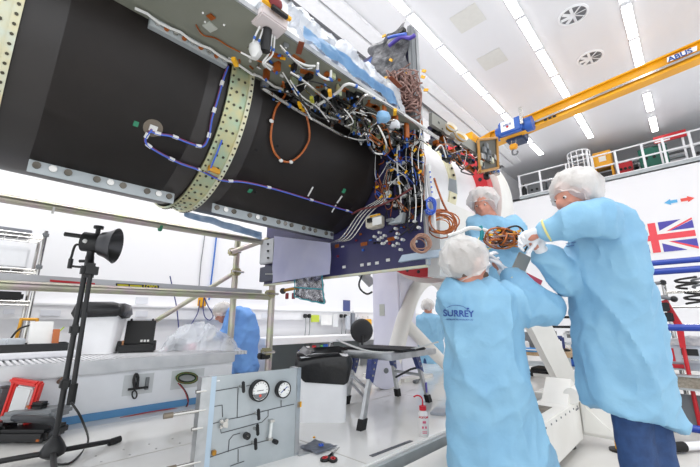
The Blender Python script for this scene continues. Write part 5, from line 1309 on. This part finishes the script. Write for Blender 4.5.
# ------------------------------------------------------------------ people
def basis(f, up=UP):
    f = f.normalized(); s = up.cross(f).normalized(); u = f.cross(s)
    return Matrix([f, s, u]).transposed()
def head_into(mb, c, f, s=1):
    B = basis(f)
    def e(o, r): mb.ball(c+B @ (V(o)*s), tuple(x*s for x in r), 14, B)
    e((-.005, 0, .025), (.096, .077, .092)); e((.03, 0, -.035), (.064, .06, .082)); e((.055, 0, -.092), (.034, .036, .03))
    e((.1, 0, -.022), (.02, .014, .022)); e((.088, 0, -.002), (.012, .011, .025)); e((.083, 0, -.066), (.014, .024, .008)); e((.081, 0, -.078), (.013, .02, .008))
    e((.078, 0, .018), (.014, .05, .012)); e((.062, .04, -.03), (.02, .018, .018)); e((.062, -.04, -.03), (.02, .018, .018))
    for k in (-1, 1): e((-.005, k*.078, -.012), (.02, .012, .032)); e((-.012, k*.083, -.008), (.012, .008, .024))
    return B
def hand_into(mb, w, d, n, curl=.5, s=1, spread=.12, side=1):
    """palm, four unequal fingers and a thumb; d: pointing way, n: palm-side normal"""
    d = d.normalized(); n = (n-d*n.dot(d)).normalized(); x = d.cross(n)*side
    B = Matrix([d, x, n]).transposed()
    mb.ball(w+d*.045*s, (.052*s, .042*s, .018*s), 14, B); mb.ball(w+d*.07*s+x*.012*s, (.03*s, .032*s, .016*s), 12, B); mb.ball(w, (.03*s, .03*s, .024*s), 12, B)
    for k, (off, L) in enumerate(((-.031, .068), (-.0105, .078), (.0105, .073), (.031, .056))):
        p = w+d*(.083-.006*abs(k-1.4))*s+x*off*s; a = 0; pts = [p-d*.02*s, p]; dd = d+x*(off*spread/.03)
        for j, fr in enumerate((.45, .32, .25)):
            a += curl*(.5, 1, .8)[j]
            p = p+((dd*math.cos(a)+n*math.sin(a)).normalized())*L*fr*s; pts.append(p)
        chain(mb, pts, [.0095*s, .0095*s, .009*s, .0085*s, .0075*s], 8)
    b = w+d*.02*s-x*.03*s
    chain(mb, [b, b+(d*.6-x*.7+n*.35).normalized()*.035*s, b+(d*.6-x*.7+n*.35).normalized()*.035*s+(d*.85-x*.2+n*.5).normalized()*.03*s, b+(d*.6-x*.7+n*.35).normalized()*.035*s+(d*.85-x*.2+n*.5).normalized()*.03*s+(d*.9+n*.5).normalized()*.024*s], [.014*s, .0115*s, .0105*s, .009*s], 8)
def figure(name, label, head, f, neck, sh, arms, hips, legs_, rings, coatm, coat_tilt=0, cap=True, jeans=JEAN, hs=1, hair=HAIRM, vox=.016, gloves=True, capd=None, fold=1, curl=.7, back=None, slr=(.085, .07, .055)):
    """sh: two shoulders; arms: list of (elbow, wrist, hand direction, palm normal, side)"""
    foot = min((l[2] for l in legs_), key=lambda v: v.z)
    t = thing(name, (hips.x, hips.y, foot.z), label, 'person')
    b = MB(); B = head_into(b, head, f, hs)
    chain(b, [head-B @ V((.03, 0, .05))*hs, neck], [.056*hs, .06], 14)
    sd = (sh[1]-sh[0]).normalized()
    mid = (sh[0]+sh[1])/2
    chain(b, [neck, mid*.7+hips*.3, hips], [.075, .115, .12], 14)
    chain(b, [sh[0], sh[1]], [.06, .06], 12)
    for (el, wr, hd_, pn, side), s_ in zip(arms, sh):
        chain(b, [s_, el, wr], [.055, .042, .03], 12); b.ball(wr+hd_.normalized()*.05, .03, 10)
    for hp, kn, an in legs_:
        chain(b, [hp, kn, an], [.085, .058, .042], 12)
    remesh(b, .012, 3).obj('body', SKIN, t)
    # face details
    for k in (-1, 1):
        p = head+B @ V((.0805, k*.031, -.002))*hs
        MB().ball(p, .008*hs, 10).obj('eye', mat('eye_white', '#e8e4df', .3), t)
        MB().ball(p+B @ V((.0052, 0, -.001)), .0055*hs, 8).obj('iris', mat('iris_dark', '#2e241f', .3), t)
    # gown
    c = MB(); rg = []
    for (pc, rx, ry) in rings:
        rg.append(c.ring(pc, RT, HD, rx, ry, 28))
    for i, R in enumerate(rg):
        if coat_tilt:
            w_ = max(0, (i-len(rg)*.35)/(len(rg)*.65))
            for v in R: v.co.z -= coat_tilt*w_*(v.co-rings[i][0]).dot(RT)/rings[i][1]
    c.skin(rg)
    for (el, wr, hd_, pn, side), s_ in zip(arms, sh):
        chain(c, [s_, el, el+(wr-el)*.8], [slr[0], slr[1], slr[2]], 16)
    top = max(r[0].z for r in rings); bot = min(r[0].z for r in rings)
    seed = head.x*7
    def drape(p):
        k = min(1, max(0, (top-p.z)/(top-bot)))
        a = p.dot(RT)*9+p.dot(HD)*9
        q1 = max(0, 1-2.2*abs(noise.noise(V((p.dot(RT)*5+seed, p.dot(HD)*5, p.z*2.4+p.dot(RT)*1.5)))))**2
        q2 = max(0, 1-2.4*abs(noise.noise(V((p.dot(RT)*10+seed, p.dot(HD)*10, p.z*7)))))**2
        return (.022*q1+.009*q2-.01)*fold+.009*k*math.sin(a*1.7+2*noise.noise(p*2))*(.4+.6*noise.noise(V((p.x*2, p.y*2, p.z*.5))))+.012*noise.noise(V((p.x*8, p.y*8, p.z*3.5)))+.006*noise.noise(p*17)
    cm = remesh(c, vox, 4, .5, drape).obj('gown', coatm, t)
    # sleeves' cuffs and gloves
    for (el, wr, hd_, pn, side), s_ in zip(arms, sh):
        if gloves:
            g = MB(); chain(g, [el+(wr-el)*.66, el+(wr-el)*.85, wr], [.044, .042, .031], 14); hand_into(g, wr, hd_, pn, curl, 1.0, .12, side)
            remesh(g, .0055, 2).obj('glove', GLOVE, t)
            d = (wr-el).normalized(); q = el+(wr-el)*.8
            MB().tube([q+(d.orthogonal().normalized()*math.cos(a*.45)+d.cross(d.orthogonal().normalized())*math.sin(a*.45))*.054 for a in range(15)], .006, 6).obj('cuff_band', mat('cuff_yellow', '#d9cf8a', .6), t)
    # trousers and shoes
    j = MB()
    for hp, kn, an in legs_:
        chain(j, [hp, kn, an], [.085, .078, .078], 16)
    chain(j, [legs_[0][0], legs_[1][0]], [.09, .09], 14)
    remesh(j, .015, 3, .5, lambda p: .006*noise.noise(p*16)).obj('trousers', jeans, t)
    for hp, kn, an in legs_:
        s_ = MB(); ff = V((f.x, f.y, 0)).normalized(); Bf = basis(ff)
        g0 = V((an.x, an.y, foot.z)) if abs(an.z-foot.z) < .2 else an
        s_.ball(g0+ff*.05+UP*-.03, (.13, .045, .04), 14, Bf); s_.ball(g0+ff*-.03+UP*.0, (.05, .042, .055), 12, Bf)
        o = remesh(s_, .01, 2)
        for v in o.bm.verts: v.co.z = max(v.co.z, foot.z-.06)
        o.obj('shoe', WHITE, t)
    # hair under a gathered hairnet
    h = MB(); h.ball(head+B @ V((-.018, 0, .04))*hs, (.098*hs, .084*hs, .088*hs), 16, B); h.ball(head+B @ V((-.055, 0, -.02))*hs, (.05*hs, .07*hs, .06*hs), 14, B)
    remesh(h, .012, 2).obj('hair', hair, t)
    if cap:
        cd = capd or (.86, -.5)
        a = (B @ V((cd[1], 0, cd[0]))).normalized()
        prof = [(.008, .135), (.05, .128), (.085, .105), (.112, .068), (.121, .028), (.118, -.008), (.106, -.034), (.094, -.046), (.098, -.056)]
        m = MB().lathe(head+B @ V((-.012, 0, .012))*hs, [(r*hs, h_*hs) for r, h_ in prof], 40, a, None)
        bmesh.ops.subdivide_edges(m.bm, edges=m.bm.edges[:], cuts=1, smooth=.5)
        m.jitter(.016, 13).jitter(.012, 30, 3).jitter(.005, 60, 7)
        m.obj('hairnet', CAPM, t)
    return t, cm
def D(x, y, d): return at_d(x, y, d)
def legs2(p0, p1, zf, hz, kz=None):
    out = []
    for p in (p0, p1):
        an = V((p.x, p.y, zf+.06)); hp = V((p.x, p.y, hz)); out.append((hp, (an+hp)/2+V((0, 0, .02)), an))
    return out
# --- standing worker by the blue rails
dm = 1.8
def ringpx(x, y, hw, ry, d): c = D(x, y, d); s = d/F_; return (c, hw*s, ry)
mf = (-RT*.93-UP*.22-HD*.12)
mr = [ringpx(596, 206, 12, .06, dm), ringpx(601, 211, 18, .10, dm), ringpx(603, 222, 23, .155, dm), ringpx(606, 245, 27, .18, dm), ringpx(610, 280, 31, .185, dm), ringpx(615, 320, 35, .19, dm), ringpx(622, 360, 39, .20, dm), ringpx(627, 398, 42, .21, dm), ringpx(629, 416, 43, .215, dm)]
hipc = D(622, 340, dm)
lp0 = D(617, 340, dm+.02); lp1 = D(636, 340, dm+.06)
lg = legs2(V((lp0.x, lp0.y, 0)), V((lp1.x, lp1.y, 0)), 0.03, .95)
t, cm = figure('person', 'tall worker in pale blue gown and jeans, reaching over to the wire bundle', D(574, 196, dm), mf, D(594, 212, dm), [D(601, 219, dm-.13), D(606, 226, dm+.13)],
    [(D(573, 221, dm-.14), D(541, 233, dm-.06), (-RT*.9-UP*.25+HD*.15), (-UP*.7-HD*.6), 1), (D(567, 280, dm+.06), D(541, 250, dm+.02), (-RT*.6+UP*.75), (RT*-.7-HD*.3), -1)],
    hipc, lg, mr, COATM, .066, curl=.75, vox=.013, capd=(.74, -.67),  hair=mat('hair_grey', '#9a8f88', .7), slr=(.092, .082, .062))
p0 = D(560, 243, dm-.22)
# --- worker seen from behind
dw = 1.86
wf = (HD*.45+RT*.86+UP*.16)
wr_ = [ringpx(470, 279, 14, .07, dw), ringpx(474, 285, 24, .10, dw), ringpx(480, 295, 34, .14, dw), ringpx(482, 315, 37, .165, dw), ringpx(484, 345, 38, .17, dw), ringpx(489, 385, 41, .175, dw), ringpx(496, 425, 46, .185, dw), ringpx(503, 470, 52, .20, dw), ringpx(508, 505, 55, .21, dw)]
hp_ = D(490, 400, dw); l0 = D(482, 400, dw); l1 = D(512, 400, dw)
lg = legs2(V((l0.x, l0.y, 0)), V((l1.x, l1.y, 0)), .03, .84)
t, cw = figure('person', 'worker in pale blue gown with hairnet seen from behind, arm raised to the wire bundle', D(468, 263, dw), wf, D(470, 282, dw), [D(456, 298, dw-.02), D(503, 302, dw)],
    [(D(458, 318, dw+.22), D(484, 270, dw+.36), (UP*.9+RT*.3), (RT*1+HD*.2), 1), (D(544, 309, dw+.02), D(503, 271, dw+.12), (-RT*.55+UP*.8+HD*.1), (-RT*.8-UP*.4), -1)],
    hp_, lg, wr_, COATM, 0, curl=.6, vox=.013, slr=(.1, .098, .068))
# beard edge seen past the cheek
Bw = basis(wf); hc_ = D(468, 263, dw)
MB().ball(hc_+Bw @ V((.055, 0, -.085)), (.048, .058, .045), 14, Bw).jitter(.006, 40).obj('beard', mat('beard', '#5a463a', .8), t)
# back lettering: blue word with a swoosh, laid on the gown
def proj_text(txt, x, y, d, size, m, nm, parent, rot=0, bold=.001, off=.004):
    mb = MB(); X = (RT*math.cos(rot)+UP*math.sin(rot)); mb.text(txt, D(x, y, d), X, UP, size, .0006, 'LEFT', bold)
    bv = bvh_of(parent)
    for v in mb.bm.verts:
        r = (v.co-CP).normalized(); hit = bv.ray_cast(CP, r)
        if hit[0] is not None: v.co = hit[0]-r*off
    return mb.obj(nm, m, parent.parent, False)
from mathutils.bvhtree import BVHTree
def bvh_of(o):
    L = V(o.parent['_w']); vs = [v.co+L for v in o.data.vertices]
    return BVHTree.FromPolygons(vs, [tuple(p.vertices) for p in o.data.polygons])
proj_text('SURREY', 443.2, 316, dw-.17, .042, LOGO, 'back_lettering', cw, -.03, .0009)
proj_text('SATELLITE TECHNOLOGY LTD', 446.5, 320, dw-.17, .0092, LOGO, 'back_lettering', cw, -.02, .0001)
bv = bvh_of(cw)
def on_gown(bv, x, y, off=.004):
    r = ray(x, y).normalized(); h = bv.ray_cast(CP, r); return (h[0] if h[0] is not None else D(x, y, dw-.15))-r*off
MB().tube([on_gown(bv, x, y) for x, y in ((444.5, 309.5), (448, 307), (453, 305.5), (459, 305.5), (464, 307), (468, 310))], .0012, 5, 4).obj('swoosh', LOGO, t, False)
MB().ball(on_gown(bv, 468, 308.5), (.006, .006, .004), 8).obj('swoosh', LOGO, t)
mt = [o for o in sc.objects if o.name == 'person'][0]
bm_ = bvh_of(cm)
for k in range(2):
    MB().tube([on_gown(bm_, 566+2*i, 243.5+k*3-.3*i) for i in range(6 if not k else 5)], .0016, 5).obj('chest_mark', LOGO, mt, False)
# --- worker facing us behind the wire bundle, on the fixture beam
d3 = 2.85
f3 = (-HD*.75-RT*.5-UP*.35)
r3 = [ringpx(486, 217, 8, .06, d3), ringpx(490, 220, 16, .10, d3), ringpx(493, 227, 24, .13, d3), ringpx(494, 245, 25, .15, d3), ringpx(495, 285, 25, .15, d3), ringpx(497, 340, 27, .16, d3), ringpx(498, 370, 28, .16, d3)]
h3 = D(495, 300, d3); l0 = D(488, 300, d3); l1 = D(504, 300, d3)
figure('person', 'worker with hairnet and pink face bending behind the wire bundle', D(483, 204, d3), f3, D(488, 218, d3), [D(477, 226, d3), D(512, 226, d3)],
    [(D(476, 250, d3-.1), D(488, 240, d3-.3), (-HD*.8+RT*.3), (-UP), 1), (D(522, 246, d3-.08), D(508, 236, d3-.3), (-HD*.8-RT*.3), (-UP), -1)],
    h3, legs2(V((l0.x, l0.y, 0)), V((l1.x, l1.y, 0)), .43, 1.2), r3, COATM, 0, vox=.02, capd=(.7, -.71))
# --- far worker seen through the arched leg
d4 = 6.6
r4 = [ringpx(427, 312.5, 3, .06, d4), ringpx(428, 314, 7, .11, d4), ringpx(429, 318, 11, .15, d4), ringpx(430, 330, 11.5, .17, d4), ringpx(431, 350, 12.5, .18, d4), ringpx(432, 364, 13, .19, d4)]
h4 = D(430, 340, d4); l0 = D(426, 340, d4); l1 = D(435, 340, d4)
figure('person', 'distant worker in blue gown and hairnet seen through the white arched leg', D(428, 307, d4), (HD*.6+RT*.6-UP*.2), D(428, 313, d4), [D(420, 319, d4), D(438, 319, d4)],
    [(D(419, 333, d4), D(424, 341, d4+.3), (HD+RT*.3), -UP, 1), (D(441, 333, d4+.1), D(439, 341, d4+.35), HD, -UP, -1)],
    h4, legs2(V((l0.x, l0.y, 0)), V((l1.x, l1.y, 0)), .03, .85), r4, COATM, 0, vox=.022)
# --- worker stooping behind the white bench
d5 = 4.95
r5 = [ringpx(229, 309, 4, .06, d5), ringpx(231, 307, 8, .1, d5), ringpx(236, 307, 13, .14, d5), ringpx(240, 315, 15, .17, d5), ringpx(243, 328, 15.5, .19, d5), ringpx(243, 345, 15, .2, d5), ringpx(242, 372, 16, .2, d5)]
h5 = D(243, 345, d5); l0 = D(238, 345, d5); l1 = D(247, 345, d5)
figure('person', 'worker in deeper blue gown stooping behind the plastic heap by the scaffold post', D(222, 313, d5-.1), (-RT*.75-UP*.6-HD*.2), D(229, 310, d5), [D(233, 312, d5-.16), D(238, 312, d5+.16)],
    [(D(226, 331, d5-.2), D(213, 338, d5-.3), (-RT-UP*.2), -UP, 1), (D(228, 331, d5+.1), D(214, 340, d5), (-RT-UP*.2), -UP, -1)],
    h5, legs2(V((l0.x, l0.y, 0)), V((l1.x, l1.y, 0)), .03, .85), r5, COATD, 0, vox=.022, jeans=DARK)
# ------------------------------------------------------------------ wire bundle being worked on, with its grey plug plate
bc = at_d(502, 237, 1.98)
t = thing('wire_bundle', tuple(bc), 'tangled bundle of orange and black wires held between the gloved hands', 'wiring')
rb = random.Random(3)
for k in range(30):
    ax_ = V((rb.uniform(-1, 1), rb.uniform(-1, 1), rb.uniform(-1, 1))).normalized(); x = ax_.orthogonal().normalized(); y = ax_.cross(x)
    a, b = rb.uniform(.025, .075), rb.uniform(.02, .05); o = RT*rb.uniform(-.05, .05)+UP*rb.uniform(-.03, .03)+HD*rb.uniform(-.03, .03)
    P = []
    for i in range(22):
        p = x*(a*math.cos(i*.4))+y*(b*math.sin(i*.4))
        p = RT*(p.dot(RT)*1.25)+UP*(p.dot(UP)*.75)+HD*p.dot(HD)*.6
        P.append(bc+o+p)
    MB().tube(P, rb.choice([.0035, .0045, .0055]), 6).obj(rb.choice(['orange_wire', 'orange_wire', 'black_wire']), rb.choice([CORG, ORG, KAP, WIREB, CORG, KAP, BROWN]), t)
for k in range(9):
    MB().box(bc+RT*rb.uniform(-.09, .09)+UP*rb.uniform(-.05, .05)-HD*rb.uniform(.0, .05), (.018, .012, .01), rz=rb.uniform(0, 3)).obj('yellow_tag', YEL, t, False)
pc_ = at_d(521, 264, 1.97)
PM = Matrix([RT, HD, UP]).transposed() @ Matrix.Rotation(.5, 3, 'Y')
MB().box(pc_, (.07, .018, .12), rot=PM, bev=.004).obj('grey_plug', mat('plug_grey', '#a9a69e', .4, .5), t)
MB().box(pc_+RT*.04+UP*-.1-HD*.02, (.09, .012, .06), rot=PM).obj('red_flag', mat('flag_pink', '#d8586a', .5), t)
MB().tube([at_d(x, y, 2.0) for x, y in ((448, 236), (460, 232), (470, 228), (484, 230), (494, 235))], .012, 8, 4).obj('white_branch', WIREW, t)
MB().tube([at_d(x, y, 2.0) for x, y in ((480, 226), (482, 232), (481, 240))], .012, 8, 3).obj('teal_sleeve', TEAL, t)
MB().tube([at_d(x, y, 1.92) for x, y in ((508, 228), (516, 226), (522, 229), (525, 236), (528, 244), (524, 252))], .005, 6, 5).obj('black_wire', WIREB, t)
# ------------------------------------------------------------------ light
for v in (3.51, 1.77, .02):
    L = bpy.data.lights.new('ceiling_lamp_row', 'AREA'); L.shape = 'RECTANGLE'; L.size = 8.0; L.size_y = .2; L.energy = 165; L.color = (1, .99, .97)
    o = bpy.data.objects.new('ceiling_lamp_row', L); COL.objects.link(o); o.location = (.4, v, CE-.08)
w = bpy.data.worlds.new('world'); sc.world = w; w.use_nodes = True
w.node_tree.nodes['Background'].inputs['Color'].default_value = (.94, .97, 1, 1)
w.node_tree.nodes['Background'].inputs['Strength'].default_value = 1.65
sc.view_settings.view_transform = 'Standard'; sc.view_settings.look = 'None'
sc.view_settings.exposure = 0; sc.view_settings.gamma = 1; sc.view_settings.use_curve_mapping = False
sc.cycles.use_denoising = True
sc.cycles.max_bounces = 8; sc.cycles.diffuse_bounces = 5; sc.cycles.transparent_max_bounces = 12
for o in sc.objects:
    if '_w' in o: del o['_w']
